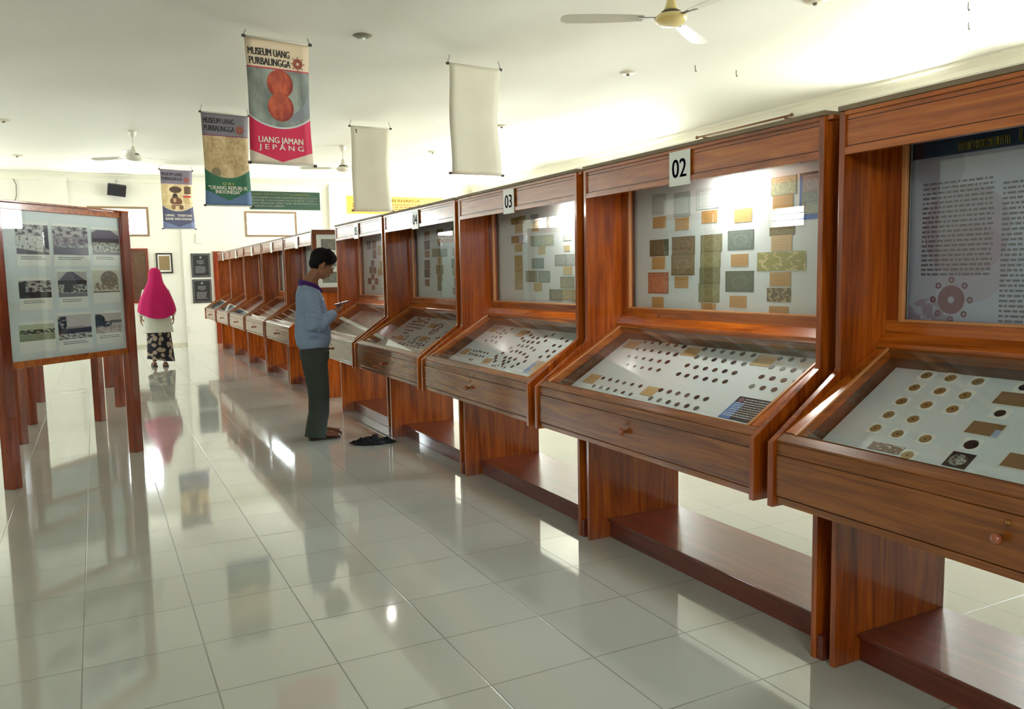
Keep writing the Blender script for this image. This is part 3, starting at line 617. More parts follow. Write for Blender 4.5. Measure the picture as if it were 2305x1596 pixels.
# case 1: coins in square paper holders
def holder(name, u, v, kind, label, sz=.047, r=.0165, turn=0):
    e = empty(name); e.matrix_world = on_tray(1, u, v, .0006, turn); tag(e, label, 'coin holder', 'square paper coin holders in the nearest tray')
    b = MB(); n = 36; hs = sz/2; t = .0022
    ring = [(r*1.12*math.cos(2*PI*k/n), r*1.12*math.sin(2*PI*k/n)) for k in range(n)]
    sq = []
    for k in range(n):
        c_, s_ = math.cos(2*PI*k/n), math.sin(2*PI*k/n); q_ = hs/max(abs(c_), abs(s_)); sq.append((c_*q_, s_*q_))
    # snap to the corners
    sq = [(math.copysign(hs, x), math.copysign(hs, y)) if abs(abs(x)-abs(y)) < hs*.16 else (x, y) for x, y in sq]
    vs = [(x, y, t) for x, y in ring]+[(x, y, t) for x, y in sq]+[(x, y, 0) for x, y in sq]+[(x, y, 0) for x, y in ring]
    fs = []
    for k in range(n):
        j = (k+1) % n
        fs += [(k, j, n+j, n+k), (n+k, n+j, 2*n+j, 2*n+k), (2*n+k, 2*n+j, 3*n+j, 3*n+k), (3*n+k, 3*n+j, j, k)]
    b.add(vs, fs, 'paper'); b.build('paper_square', e)
    MATc = {'gold': GOLDC, 'dark': CM[0], 'grey': CM[2]}[kind]
    b = MB(); b.rings([(0, 0, .0002, r, r), (0, 0, .0016, r, r), (0, 0, .0016, r*.84, r*.84), (0, 0, .0012, r*.82, r*.82), (0, 0, .0012, r*.42, r*.42), (0, 0, .0018, r*.34, r*.3), (0, 0, .0016, .001, .001)], MATc, 30)
    o = b.build('coin', e); 
    if kind == 'gold' : b = MB(); b.rings([(0, 0, .0017, r*.24, r*.24), (0, 0, .0021, r*.2, r*.2)], CM[1], 14); b.build('coin_centre', o)
    return e
GOLDC = metal('old_gold_coin', rgb(186, 158, 104), .4, .5)
for j, row in enumerate(H1):
    for i, (u, v) in enumerate(row):
        lab = 'gold-brown coin in white paper holder, %s, %s, nearest tray' % (ordin(i, len(row)) if len(row) > 1 else 'half hidden', ['back row', 'second row', 'third row', 'fourth row', 'fifth row', 'front edge'][j])
        holder('coin_holder', u, v, 'gold', lab, turn=R.uniform(-.06, .06))
for (u, v), w_ in zip(D1[0], ['beside the brown card at the back right', 'between the two brown cards', 'just behind the dark photo card']):
    holder('coin_holder', u, v, 'dark', 'dark coin in white paper holder, '+w_+', nearest tray', .052, .0145 if u > .1 else .0185)
for q, w_ in zip(K1[:3], ['back right', 'middle right', 'front right']):
    o, a_, b_ = quad_slab('printed_card', q, 1, MAT['brown_card']); tag(o, 'brown printed card with white border, %s of the nearest tray' % w_, 'card', 'brown printed cards in the nearest tray')
    if w_ == 'middle right': slab('blue_corner', .018, .03, .0003, plain('pale_blue_print', rgb(176, 194, 224), .4), o, Matrix.Translation((a_*.38, -b_*.2, .0013)))
n = Art('globe_photo', rgb(40, 44, 44)); n.lay(n.circ(.46, .5, .36, .95), rgb(150, 156, 150)); n.lay(n.mk(n.circ(.46, .5, .36, .95), n.nz(5, .5, .56)), rgb(60, 66, 64)); n.lay(n.mk(n.circ(.62, .42, .2), n.nz(9, .45, .5)), rgb(196, 200, 196))
o = quad_slab('photo_card', K1[3], 1, n.done(.35))[0]; tag(o, 'dark card with a pale round emblem at the front edge of the nearest tray', 'card')
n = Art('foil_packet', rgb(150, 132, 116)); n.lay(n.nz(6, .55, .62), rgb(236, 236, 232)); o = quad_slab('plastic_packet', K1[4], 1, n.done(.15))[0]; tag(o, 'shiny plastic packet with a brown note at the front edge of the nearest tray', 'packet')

# ---- banknotes behind the upright glass: (v0, v1, z0, z1) per case
def note_mat(name, col, kind='note'):
    n = Art(name, col); dk = tuple(x*.55 for x in col); lt = tuple(min(1, x*1.25+.02) for x in col)
    if kind == 'note':
        n.lay(n.math('MULTIPLY', n.nz(9, .42, .62), .6), dk); n.lay(n.math('MULTIPLY', n.circ(.5, .5, .3, .9), .35), lt)
        n.lay(n.math('MULTIPLY', n.mk(n.circ(.5, .5, .18, .8), n.nz(14, .45, .55)), .6), dk)
        n.lay(n.math('MULTIPLY', n.math('SUBTRACT', 1.0, n.rect(.035, .06, .965, .94)), .6), dk)
        n.lay(n.math('MULTIPLY', n.rect(.1, .78, .9, .83), .5), dk)
    elif kind == 'card':
        n.lay(n.math('MULTIPLY', n.nz(16, .5, .6), .2), dk)
        for k in range(4): n.lay(n.math('MULTIPLY', n.rect(.15, .2+.17*k, .85-.12*(k % 2), .235+.17*k), .4), dk)
    elif kind == 'frame':
        n.lay(n.math('SUBTRACT', 1.0, n.rect(.05, .05, .95, .95)), tuple(x*.8 for x in col)); n.lay(n.math('SUBTRACT', n.rect(.1, .1, .9, .9), n.rect(.15, .14, .85, .86)), tuple(x*.72 for x in col))
        for k in range(5): n.lay(n.math('MULTIPLY', n.rect(.25, .25+.11*k, .75, .27+.11*k), .5), dk)
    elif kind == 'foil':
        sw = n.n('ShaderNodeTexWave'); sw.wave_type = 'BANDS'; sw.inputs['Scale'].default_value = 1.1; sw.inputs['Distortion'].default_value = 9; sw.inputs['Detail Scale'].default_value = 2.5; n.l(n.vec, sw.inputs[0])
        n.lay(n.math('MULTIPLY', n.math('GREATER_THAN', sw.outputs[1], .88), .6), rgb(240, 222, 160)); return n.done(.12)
    return n.done(.55)
NOTE = {}
def nm(col, kind):
    k = (col, kind)
    if k not in NOTE: NOTE[k] = note_mat('%s_print' % kind, rgb(*col), kind)
    return NOTE[k]
def note(c, q, col, kind, name, label, cat, d=0):
    v0, v1, z0, z1 = q; w_, h_ = abs(v0-v1), abs(z1-z0)
    o = slab(name, w_, h_, .0008, nm(col, kind)); o.matrix_world = frame_mat(None, (0, -1, 0), (0, 0, 1), (2.394-d, YC[c]+(v0+v1)/2, (z0+z1)/2))
    return tag(o, label, cat, 'paper money and cards behind the upright glass')
TAN = (206, 160, 100)
S2 = [((206, 214, 214), 'frame', 'pale blue framed certificate note at the top left'), ((196, 208, 210), 'frame', 'pale blue framed certificate note, second from left at the top'), ((222, 230, 230), 'frame', 'faint white certificate note, third from left at the top'),
 (TAN, 'card', 'tan card under the first pale certificate'), (TAN, 'card', 'tan card under the second pale certificate'), (TAN, 'card', 'tan card above the long olive column of notes'), (TAN, 'card', 'tan card at the top of the fourth column'), (TAN, 'card', 'tan card below the pale olive note'), ((204, 204, 160), 'note', 'pale olive note at the top of the fifth column'),
 ((106, 104, 70), 'note', 'small dark green note at the left'), (TAN, 'card', 'tan card between the dark green and the orange note'), ((214, 132, 92), 'note', 'orange note at the lower left'), (TAN, 'card', 'tan card below the orange note'),
 ((150, 122, 84), 'note', 'brown note, upper of the brown pair'), ((158, 130, 90), 'note', 'brown note, lower of the brown pair'), (TAN, 'card', 'tan card under the brown pair'),
 ((150, 144, 104), 'note', 'olive note, top of the column of four'), ((166, 160, 114), 'note', 'light olive note, second of the column of four'), ((140, 136, 96), 'note', 'dark olive note, third of the column of four'), ((160, 154, 110), 'note', 'olive note, bottom of the column of four'), (TAN, 'card', 'tan card under the olive column'),
 ((126, 138, 132), 'note', 'blue-grey note in the fourth column'), (TAN, 'card', 'tan card between the blue-grey and the dark grey note'), ((110, 116, 98), 'note', 'dark grey-green note in the fourth column'), (TAN, 'card', 'tan card below the dark grey-green note'),
 ((140, 124, 84), 'note', 'narrow brown note under the louvre reflection'), ((214, 180, 136), 'card', 'pinkish tan card above the shiny wide note'), ((164, 156, 84), 'foil', 'wide shiny olive note in plastic'), (TAN, 'card', 'tan card between the two shiny notes'), ((124, 98, 74), 'foil', 'small shiny brown note in plastic'), (TAN, 'card', 'tan card at the bottom of the fifth column'),
 None, ((190, 168, 168), 'note', 'pinkish note on the blue board'), ((160, 166, 164), 'note', 'grey note in the middle of the blue board'), ((176, 182, 168), 'note', 'grey-green note at the bottom of the blue board')]
for q, s_ in zip(N2, S2):
    if s_ is None:
        n = Art('blue_board_art', rgb(64, 66, 62)); n.lay(n.rect(0, 0, .16, 1), rgb(60, 104, 196)); n.lay(n.rect(0, 0, .62, .11), rgb(60, 104, 196)); n.lay(n.rect(0, .93, 1, 1), rgb(70, 74, 78))
        v0, v1, z0, z1 = q[0], -.645, q[2], 1.70; o = slab('information_board', v0-v1, z1-z0, .001, n.done(.4)); o.matrix_world = frame_mat(None, (0, -1, 0), (0, 0, 1), (2.394, YC[2]+(v0+v1)/2, (z0+z1)/2))
        tag(o, 'dark board with a blue border and three notes, top right of case 02', 'information board'); print_rows('print', .0, .11, .07, 12, .011, .004, 'ink_grey', o, Matrix.Translation((.0, 0, .0011)), 8); continue
    kindn = 'label_card' if s_[1] == 'card' else 'banknote'
    note(2, q, s_[0], s_[1], kindn, s_[2]+', case 02', 'label card' if s_[1] == 'card' else 'banknote', .0014 if 'blue board' in s_[2] else 0)
S3 = [((160, 138, 84), 'left of the top pair'), ((176, 162, 112), 'right of the top pair'), (None, 'under the top pair of notes, first column'), ((178, 142, 86), 'brown, left of the second pair'), ((198, 194, 204), 'right of the second pair'), (None, 'under the second pair, first column'),
 ((190, 170, 108), 'top of the first column stack of four'), ((190, 176, 122), 'second of the stack of four'), ((196, 184, 138), 'third of the stack of four'), ((206, 192, 158), 'bottom of the stack of four'),
 ((190, 190, 210), 'at the top of the second column'), (None, 'pale, under the lavender note'), ((178, 188, 164), 'left of the pale middle pair'), ((198, 200, 172), 'right of the pale middle pair'), (None, 'under the pale middle pair'), ((158, 172, 166), 'centred above the lower pair'), ((162, 162, 138), 'left of the lower pair'), ((166, 176, 170), 'right of the lower pair'), (None, 'under the lower pair'),
 ((202, 212, 204), 'at the top of the third column'), (None, 'faint, second down the third column'), ((172, 178, 172), 'left, third down the third column'), ((192, 194, 190), 'right, third down the third column'), (None, 'fourth down the third column'), ((178, 174, 150), 'large, fifth down the third column'), ((162, 160, 140), 'bottom row left'), ((204, 190, 150), 'bottom row middle'), ((186, 178, 140), 'bottom row right')]
TN = lambda c: 'brown' if c[0] > c[2]+60 else ('olive' if c[0] > c[2]+24 else ('lavender' if c[2] > c[0]+5 else 'grey'))
for q, s_ in zip(N3, S3):
    if s_[0] is None: note(3, q, (212, 188, 142), 'card', 'label_card', 'tan card %s, case 03' % s_[1], 'label card')
    else: note(3, q, s_[0], 'note', 'banknote', '%s note %s, case 03' % (TN(s_[0]), s_[1].replace('brown, ', '')), 'banknote')
S4 = [(150, 124, 96), (104, 96, 72), (164, 132, 98), (126, 122, 96), (100, 98, 78), (160, 128, 104), (144, 140, 106), (158, 134, 92), (150, 152, 120), (140, 150, 122), None, (158, 148, 104), (166, 150, 110), (164, 156, 116), (140, 128, 92), (172, 160, 120), (134, 118, 84), (172, 166, 116), (156, 160, 150), (170, 146, 116)]
P4 = ['first column top', 'first column, second down', 'first column, third down', 'first column, fourth down', 'first column, fifth down', 'first column bottom', 'second column top', 'second column, second down', 'left of the wide pair', 'right of the wide pair', 'under the wide pair', 'second column, below the small card', 'second column, last but one', 'second column bottom', 'third column top', 'third column, second down', 'third column, third down', 'third column, fourth down', 'third column, last but one', 'third column bottom']
for q, s_, p_ in zip(N4, S4, P4):
    if s_ is None: note(4, q, (204, 176, 128), 'card', 'label_card', 'tan card %s, case 04' % p_, 'label card')
    else: note(4, q, s_, 'note', 'banknote', '%s note, %s, case 04' % (TN(s_), p_), 'banknote')
S5 = [(72, 76, 68), (112, 100, 82), (136, 108, 84), (126, 104, 88), (118, 96, 80), (122, 98, 82), (120, 90, 74), (122, 94, 78), (120, 92, 76), (134, 112, 92), (196, 196, 160), (190, 176, 120), (186, 172, 116), (170, 160, 130)]
P5 = ['at the top left', 'at the top of the second column', 'second down the second column', 'single one above the dark pair', 'left of the dark pair', 'right of the dark pair', 'centred below the dark pair', 'left of the lower pair', 'right of the lower pair', 'at the bottom centre', 'pale one at the top right', 'upper of the yellowish pair', 'lower of the yellowish pair', 'at the bottom right']
for q, s_, p_ in zip(N5, S5, P5): note(5, q, s_, 'note', 'banknote', '%s note, %s, case 05' % (TN(s_), p_), 'banknote')
# sheets under the tray glass; two beyond the man stand in for reflections
for c, k, col, lb in ((5, 0, 'sheet', 'white sheet across the front of the tray the man looks at'), (5, 1, 'print', 'grey printed sheet at the back of the tray the man looks at'), (6, 0, 'sheet', 'white sheet standing in for a glass reflection, tray just behind the man'), (7, 0, 'sheet', 'white sheet standing in for a glass reflection, second tray beyond the man'), (9, 0, 'sheet', 'small white sheet in the last tray but one')):
    n = Art('sheet_art', rgb(228, 226, 212) if col == 'sheet' else rgb(184, 190, 182))
    if col == 'print':
        for j in range(7): n.lay(n.mk(n.rect(.06, .1+.12*j, .94, .14+.12*j), n.nz(18, .45, .5)), rgb(104, 108, 100))
    w_, h_ = ((1.2, .17) if k == 0 else (1.15, .24)) if c == 5 else (1.0 if c < 9 else .4, .16)
    o = slab('sheet_or_reflection', w_, h_, .0006, n.done(.5)); o.matrix_world = on_tray(c, .03 if k == 0 else .25, -.02, .0012, .0)
    tag(o, lb, 'paper sheet', 'loose sheets under the tray glass')
# ---- poster in the nearest case
W1, H1_ = 2*(I-.055), .64
n = Art('poster_art', rgb(168, 172, 192)); n.lay(n.math('MULTIPLY', n.nz(2.2, .4, .7), .5), rgb(196, 196, 210))
n.lay(n.math('MULTIPLY', n.circ(.19, .30, .14, 1.0), .45), rgb(150, 116, 132)); n.lay(n.math('MULTIPLY', n.circ(.21, .20, .12, 1.0), .35), rgb(158, 120, 138)); n.lay(n.math('MULTIPLY', n.circ(.10, .50, .08, 1.0), .5), rgb(138, 138, 158))
n.lay(n.math('MULTIPLY', n.mk(n.circ(.07, .0, .09, 1.0), n.nz(30, .42, .5)), .6), rgb(130, 104, 128)); n.lay(n.math('MULTIPLY', n.rect(.42, 0, .5, .5), .3), rgb(176, 160, 176))
n.lay(n.rect(0, .535, 2, 2), rgb(24, 62, 92)); n.lay(n.mk(n.rect(0, .535, .14, 2), n.nz(7, .4, .6)), rgb(42, 36, 58))
pm = n.done(.4)
b = MB(); b.add([(0, 0, 0), (W1, 0, 0), (W1, H1_, 0), (0, H1_, 0), (0, 0, .002), (W1, 0, .002), (W1, H1_, .002), (0, H1_, .002)], [(3, 2, 1, 0), (4, 5, 6, 7), (0, 1, 5, 4), (1, 2, 6, 5), (2, 3, 7, 6), (3, 0, 4, 7)], pm, [(0, 0), (W1, 0), (W1, H1_), (0, H1_)]*2)
pos = b.build('information_poster'); pos.matrix_world = frame_mat(None, (0, -1, 0), (0, 0, 1), (2.3925, YC[1]+W1/2, 1.15)); tag(pos, 'purple-grey poster with a dark blue title band behind the nearest upright glass', 'poster')
letters('lettering', [('museum', .16, .544, .038, .155, 'l'), ('UANG', .345, .544, .038, .12, 'l')], 'gold_ink', pos, Matrix.Translation((0, 0, .0024)), bold=.05)
print_rows('print', .042, .278, .455, 20, .0150, .0066, 'ink_grey', pos, Matrix.Translation((0, 0, .0022)), 11, .03)
print_rows('print', .302, .54, .435, 28, .0150, .0066, 'ink_grey', pos, Matrix.Translation((0, 0, .0022)), 12, .03)
b = MB()
def annulus(b, cx, cy_, r0, r1, m, z=.0005, seg=40, wav=0):
    vs = []
    for k in range(seg):
        t = 2*PI*k/seg; rr = r0*(1+wav*math.cos(8*t)); vs += [(cx+rr*math.cos(t), cy_+rr*math.sin(t), z), (cx+r1*math.cos(t), cy_+r1*math.sin(t), z)]
    b.add(vs, [(2*k, 2*k+1, (2*k+3) % (2*seg), (2*k+2) % (2*seg)) for k in range(seg)], m)
annulus(b, .149, .087, .011, .045, 'mauve_ink', wav=.15)
for k in range(8): t = 2*PI*k/8+PI/2; annulus(b, .149+.062*math.cos(t), .087+.062*math.sin(t), .0035, .0105, 'mauve_ink', seg=16)
o = b.build('emblem', pos); o.matrix_basis = Matrix.Translation((0, 0, .0022))
# ================================================================== hanging banners
BW, BH = .565, 1.06
MAT['rod'] = plain('white_rod', rgb(206, 200, 186), .4); MAT['cap'] = plain('dark_rod_cap', rgb(66, 54, 46), .5); MAT['wire'] = plain('hook_wire', rgb(84, 76, 64), .5, .5)
def banner(x0, y0, x1, y1, ztop, zbot, face, label, texts=None, blot=False, seed=1):
    cx_, cy_ = (x0+x1)/2, (y0+y1)/2; rz = math.atan2(y1-y0, x1-x0)
    e = empty('hanging_banner', (cx_, cy_, 0), rz); tag(e, label, 'banner', 'banners hanging from the ceiling')
    w, h = BW, ztop-zbot-.03
    sag = lambda v: .03*math.sin(PI*v)**2+.012*math.sin(7*v+seed)          # the cloth bellies a little
    nw = lambda v: 1-.05*math.sin(PI*v)                                    # and draws in at the middle
    b = MB(); NX, NZ = 8, 30; vs = []; uv = []
    for j in range(NZ+1):
        v = j/NZ
        for i in range(NX+1):
            u = i/NX; vs.append(((u-.5)*w*nw(v), sag(v)+.004*math.sin(9*u+seed), zbot+.015+v*h)); uv.append((u, v))
    fs = [(j*(NX+1)+i, j*(NX+1)+i+1, (j+1)*(NX+1)+i+1, (j+1)*(NX+1)+i) for j in range(NZ) for i in range(NX)]
    b.add(vs, fs, face, uv); o = b.build('banner_cloth', e, smooth=True)
    sd = o.modifiers.new('thick', 'SOLIDIFY'); sd.thickness = .0012; sd.offset = 0
    for z in (ztop-.012, zbot+.012):
        b = MB(); b.tube([(-.28, 0, z), (.28, 0, z)], .0085, 'rod', 10); r = b.build('rod', e, smooth=True)
        for s_ in (-1, 1):
            b = MB(); b.tube([(s_*.278, 0, z), (s_*.305, 0, z)], .013, 'cap', 10); b.build('end_cap', r)
    for s_ in (-1, 1):
        b = MB(); b.tube([(s_*.285, 0, ztop-.005), (s_*.283, .003, (ztop+ZC)/2), (s_*.272, 0, (ztop+ZC)/2+.006), (s_*.27, 0, ZC)], .0028, 'wire', 6); b.build('hook', e)
    if texts:
        for name, mat, lines, bold in texts:
            t = letters(name, [(s_, (u-.5)*w, (1-v)*h, hh*h, ww*w, 'c') for s_, u, v, hh, ww in lines], mat, e, Matrix(), bold=bold)
            for p in t.data.vertices:
                v = min(1, max(0, p.co.y/h)); x = p.co.x*nw(v); u = p.co.x/w+.5
                p.co = Vector((x, sag(v)+.004*math.sin(9*u+seed)-.0022, zbot+.015+p.co.y))
            t.data.update()
    if face is not MAT.get('blank_cloth') and texts:
        b = MB(); X, Y_ = .32*w, (1-.165)*h; annulus(b, X, Y_, .013, .045, LOGOC, wav=.12)
        for k in range(8):
            t = PI*k/4; annulus(b, X+.056*math.cos(t), Y_+.056*math.sin(t), .0001, .0065, LOGOC, seg=10)
        t = b.build('emblem', e)
        for p in t.data.vertices:
            v = p.co.y/h; p.co = Vector((p.co.x*nw(v), sag(v)+.004*math.sin(9*(p.co.x/w+.5)+seed)-.0022, zbot+.015+p.co.y))
    if blot:
        b = MB(); b.ball((0, 0, 0), (.012, .006, .016), 'cap', 10); b.ball((.005, 0, -.028), (.009, .005, .014), 'cap', 10); b.build('dark_clip', e, loc=(-.205, -.008, ztop-.06))
    return e
LOGOC = plain('brick_red_ink', rgb(150, 74, 58), .6, 0, .15, 60)
asp = BH/BW
def base_art(name, head, line, field, edge, tri, arc_c, arc_r, tip):
    n = Art(name, tri)                                   # v: 0 bottom .. 1 top
    side, tipv = tip
    arrow = n.mk(n.math('SUBTRACT', 1.0, n.below(0, side, .5, tipv)), n.math('SUBTRACT', 1.0, n.below(.5, tipv, 1, side)))
    n.lay(arrow, field)
    pic = n.math('MAXIMUM', n.circ(.5, arc_c, arc_r, asp), n.math('GREATER_THAN', n.v, arc_c))
    rim = n.circ(.5, arc_c+.0, arc_r+.025, asp)
    n.lay(rim, edge); return n, pic
# red: cream head, grey picture of two coins, magenta foot
n, pic = base_art('red_banner_art', None, None, rgb(212, 30, 78), rgb(206, 204, 208), rgb(226, 208, 186), .73, .80, (.105, .015))
g_ = n.mix(n.nz(3, .35, .65), rgb(112, 118, 114), rgb(160, 166, 156)); n.lay(pic, g_)
n.lay(n.mk(pic, n.circ(.62, .62, .5, asp), n.math('SUBTRACT', 1.0, n.circ(.50, .66, .5, asp))), rgb(132, 136, 142))
for cy_ in (.655, .465):
    d = n.circ(.52, cy_, .215, asp); sh = n.mix(n.nz(9, .35, .7), rgb(156, 52, 34), rgb(200, 92, 56)); n.lay(d, sh)
    n.lay(n.math('MULTIPLY', n.mk(d, n.circ(.44, cy_+.05, .14, asp)), .18), rgb(196, 112, 78)); n.lay(n.math('MULTIPLY', n.mk(d, n.math('SUBTRACT', 1.0, n.circ(.5, cy_+.01, .195, asp))), .5), rgb(112, 34, 26))
n.lay(n.math('GREATER_THAN', n.v, .775), rgb(222, 200, 170)); n.lay(n.mk(n.math('GREATER_THAN', n.v, .768), n.math('LESS_THAN', n.v, .778)), rgb(190, 44, 60)); RED = n.done(.6)
banner(1.24, 7.33, 1.83, 7.41, 3.398, 2.325, RED, 'large red and cream banner with two round coins, white heading on magenta foot',
 [('lettering', 'ink', [('MUSEUM UANG', .365, .13, .058, .65), ('PURBALINGGA', .375, .205, .058, .65)], .045), ('lettering', 'cream_ink', [('UANG JAMAN', .5, .83, .05, .72), ('J E P A N G', .5, .885, .042, .72)], .035)], seed=1)
n, pic = base_art('green_banner_art', None, None, rgb(38, 104, 72), rgb(60, 110, 84), rgb(94, 122, 160), .72, .78, (.17, .055))
g_ = n.mix(n.nz(4, .35, .65), rgb(186, 158, 112), rgb(212, 188, 142)); n.lay(pic, g_)
for r_ in ((.08, .58, .42, .74), (.5, .62, .96, .76), (.18, .45, .62, .57), (.55, .4, .98, .56), (.2, .33, .5, .42)): n.lay(n.math('MULTIPLY', n.mk(pic, n.rect(*r_), n.nz(22, .4, .6)), .45), rgb(138, 112, 70))
n.lay(n.mk(pic, n.circ(.25, .36, .1, asp)), rgb(136, 120, 88))
n.lay(n.math('GREATER_THAN', n.v, .765), rgb(122, 116, 124)); n.lay(n.mk(n.math('GREATER_THAN', n.v, .757), n.math('LESS_THAN', n.v, .768)), rgb(130, 60, 92)); GREEN = n.done(.6)
banner(1.25, 10.62, 1.84, 10.7, 3.37, 2.235, GREEN, 'green and tan banner behind the red one, grey heading band, blue foot',
 [('lettering', 'ink', [('MUSEUM UANG', .37, .11, .06, .66), ('PURBALINGGA', .375, .19, .06, .66)], .045), ('lettering', 'gold_ink', [('O R I', .5, .775, .03, .24)], .035), ('lettering', 'cream_ink', [('"OEANG REPUBLIK', .5, .825, .04, .86), ('INDONESIA"', .5, .87, .04, .56)], .04)], seed=2)
n, pic = base_art('violet_banner_art', None, None, rgb(82, 82, 112), rgb(206, 190, 160), rgb(118, 128, 164), .74, .80, (.13, .035))
n.lay(pic, n.mix(n.nz(5, .4, .6), rgb(206, 178, 128), rgb(226, 206, 160)))
n.lay(n.mk(pic, n.circ(.46, .67, .2, 3.6)), rgb(78, 54, 40)); n.lay(n.mk(pic, n.rect(.74, .6, .96, .73)), rgb(104, 76, 56)); n.lay(n.mk(pic, n.rect(.02, .585, .98, .592)), rgb(232, 220, 190))
n.lay(n.mk(pic, n.circ(.44, .545, .09, 1.4)), rgb(60, 40, 34)); n.lay(n.mk(pic, n.circ(.46, .47, .2, 2.6)), rgb(112, 72, 48)); n.lay(n.mk(pic, n.circ(.42, .49, .05, 1.4)), rgb(196, 160, 120)); n.lay(n.mk(pic, n.rect(.7, .54, .96, .575)), rgb(190, 60, 56))
n.lay(n.mk(pic, n.rect(.02, .415, .98, .422)), rgb(232, 220, 190)); n.lay(n.mk(pic, n.circ(.36, .37, .07, 1.6)), rgb(140, 104, 70)); n.lay(n.mk(pic, n.circ(.62, .37, .07, 1.6)), rgb(120, 90, 66))
n.lay(n.math('GREATER_THAN', n.v, .765), rgb(126, 116, 132)); n.lay(n.mk(n.math('GREATER_THAN', n.v, .757), n.math('LESS_THAN', n.v, .768)), rgb(196, 170, 160)); VIO = n.done(.6)
banner(1.16, 16.28, 1.76, 16.38, 3.37, 2.275, VIO, 'small looking violet banner with photo collage, farthest left of the printed banners',
 [('lettering', 'ink', [('MUSEUM UANG', .36, .10, .055, .64), ('PURBALINGGA', .36, .175, .055, .64)], .045), ('lettering', 'cream_ink', [('UANG   TERBITAN', .5, .79, .04, .84), ('BANK INDONESIA', .5, .85, .04, .84)], .04)], seed=3)
n = NT('blank_cloth'); v = n.coord('Object'); MAT['blank_cloth'] = n.set(n.mix(n.noise(v, 3, 3), rgb(206, 200, 180), rgb(222, 217, 200)), .7)
banner(3.13, 7.42, 3.73, 7.46, 3.372, 2.315, MAT['blank_cloth'], 'blank off-white banner, the nearer and larger of the two blank ones', seed=4)
banner(3.155, 10.9, 3.76, 10.93, 3.366, 2.225, MAT['blank_cloth'], 'blank off-white banner with a dark clip at its top left corner, farther one', blot=True, seed=5)

# ================================================================== ceiling fans
MAT['fan_cream'] = plain('cream_fan_enamel', rgb(222, 202, 132), .22, .0, coat=.6); MAT['fan_white'] = plain('white_fan_enamel', rgb(226, 222, 206), .3); MAT['fan_dark'] = plain('fan_dark_band', rgb(84, 74, 52), .4)
MAT['blade'] = plain('fan_blade_paint', rgb(208, 204, 190), .4)
def fan(loc, body, label, ang, rod, L=.68, canopy=True):
    e = empty('ceiling_fan', loc); tag(e, label, 'ceiling fan', 'ceiling fans'); z0 = -(rod+.2)
    b = MB(); b.lathe([(.012, 0), (.055, -.0), (.052, -.03), (.035, -.075), (.02, -.09)], body, 24); b.build('canopy', e, smooth=True)
    b = MB(); b.tube([(0, 0, -.05), (0, 0, z0+.13)], .011, body, 12); b.build('down_rod', e, smooth=True)
    b = MB(); b.lathe([(.015, z0+.2), (.028, z0+.185), (.045, z0+.12), (.062, z0+.095)], body, 28); b.build('lower_cup', e, smooth=True)
    b = MB(); b.lathe([(.062, z0+.1), (.072, z0+.092), (.072, z0+.08), (.06, z0+.076)], 'fan_dark', 28); b.build('dark_ring', e, smooth=True)
    b = MB(); b.lathe([(.06, z0+.078), (.1, z0+.07), (.118, z0+.05), (.118, z0+.035), (.1, z0+.015), (.07, z0), (.03, z0-.008), (.001, z0-.01)], body, 36); b.build('motor_housing', e, smooth=True)
    for k in range(3):
        a = ang+2*PI*k/3; b = MB()
        b.M = Matrix.Rotation(a, 4, 'Z') @ Matrix.Translation((0, 0, z0+.052)) @ Matrix.Rotation(.14, 4, 'X')
        xs = [.20, .3, .45, .58, L-.05, L-.01, L]; ws = [.045, .056, .066, .072, .068, .045, .015]
        top = [(x, w, .004*math.cos(x*4)) for x, w in zip(xs, ws)]; pts = [(x, w) for x, w in zip(xs, ws)]+[(x, -w) for x, w in reversed(list(zip(xs, ws)))]
        b.prism(pts, -.0015, .0015, 'blade', 'z'); bl = b.build('blade', e)
        b = MB(); b.M = Matrix.Rotation(a, 4, 'Z') @ Matrix.Translation((0, 0, z0+.05)); b.prism([(.1, .018), (.17, .014), (.24, .03), (.24, -.03), (.17, -.014), (.1, -.018)], -.001, .004, 'fan_dark' if body == 'fan_cream' else body, 'z'); b.build('blade_arm', bl)
fan((3.83, 4.9, ZC), 'fan_cream', 'cream ceiling fan at the top of the picture, nearest of the three', 2.70, .13, .80)
fan((.605, 12.8, ZC), 'fan_white', 'white ceiling fan above the photo panels, on a long rod', .35, .21)
fan((3.68, 13.1, ZC), 'fan_white', 'white ceiling fan partly hidden behind the farther blank banner', .8, .21)
# lamp sockets and hooks on the ceiling
MAT['socket'] = plain('grey_socket', rgb(120, 112, 96), .5); MAT['socket_pale'] = plain('pale_rose', rgb(216, 208, 188), .5)
for (x, y, m, lb) in ((2.22, 7.13, 'socket', 'dark round lamp socket on the ceiling, right of the red banner'), (5.17, 7.34, 'socket_pale', 'pale ceiling rose right of the nearer blank banner, below the fan'), (5.29, 10.6, 'socket_pale', 'pale ceiling rose just right of the nearer blank banner'), (5.27, 13.2, 'socket_pale', 'small pale ceiling rose between the two blank banners'),
                      (5.2, 4.84, 'socket_pale', 'pale ceiling rose at the top edge of the picture'), (-.91, 12.5, 'socket_pale', 'pale ceiling rose at the left edge of the picture'), (-1.0, 15.8, 'socket_pale', 'pale ceiling rose far left, above the photo panel')):
    e = empty('ceiling_rose', (x, y, ZC)); tag(e, lb, 'ceiling rose', 'lamp sockets on the ceiling')
    b = MB(); b.lathe([(.001, 0), (.085, 0), (.085, -.006), (.06, -.016), (.025, -.02), (.001, -.02)], m, 24); b.build('plate', e)
    b = MB(); b.lathe([(.018, -.018), (.018, -.034), (.006, -.038), (.001, -.038)], 'sign_white' if m == 'socket' else 'socket', 14); b.build('stub', e, smooth=True)
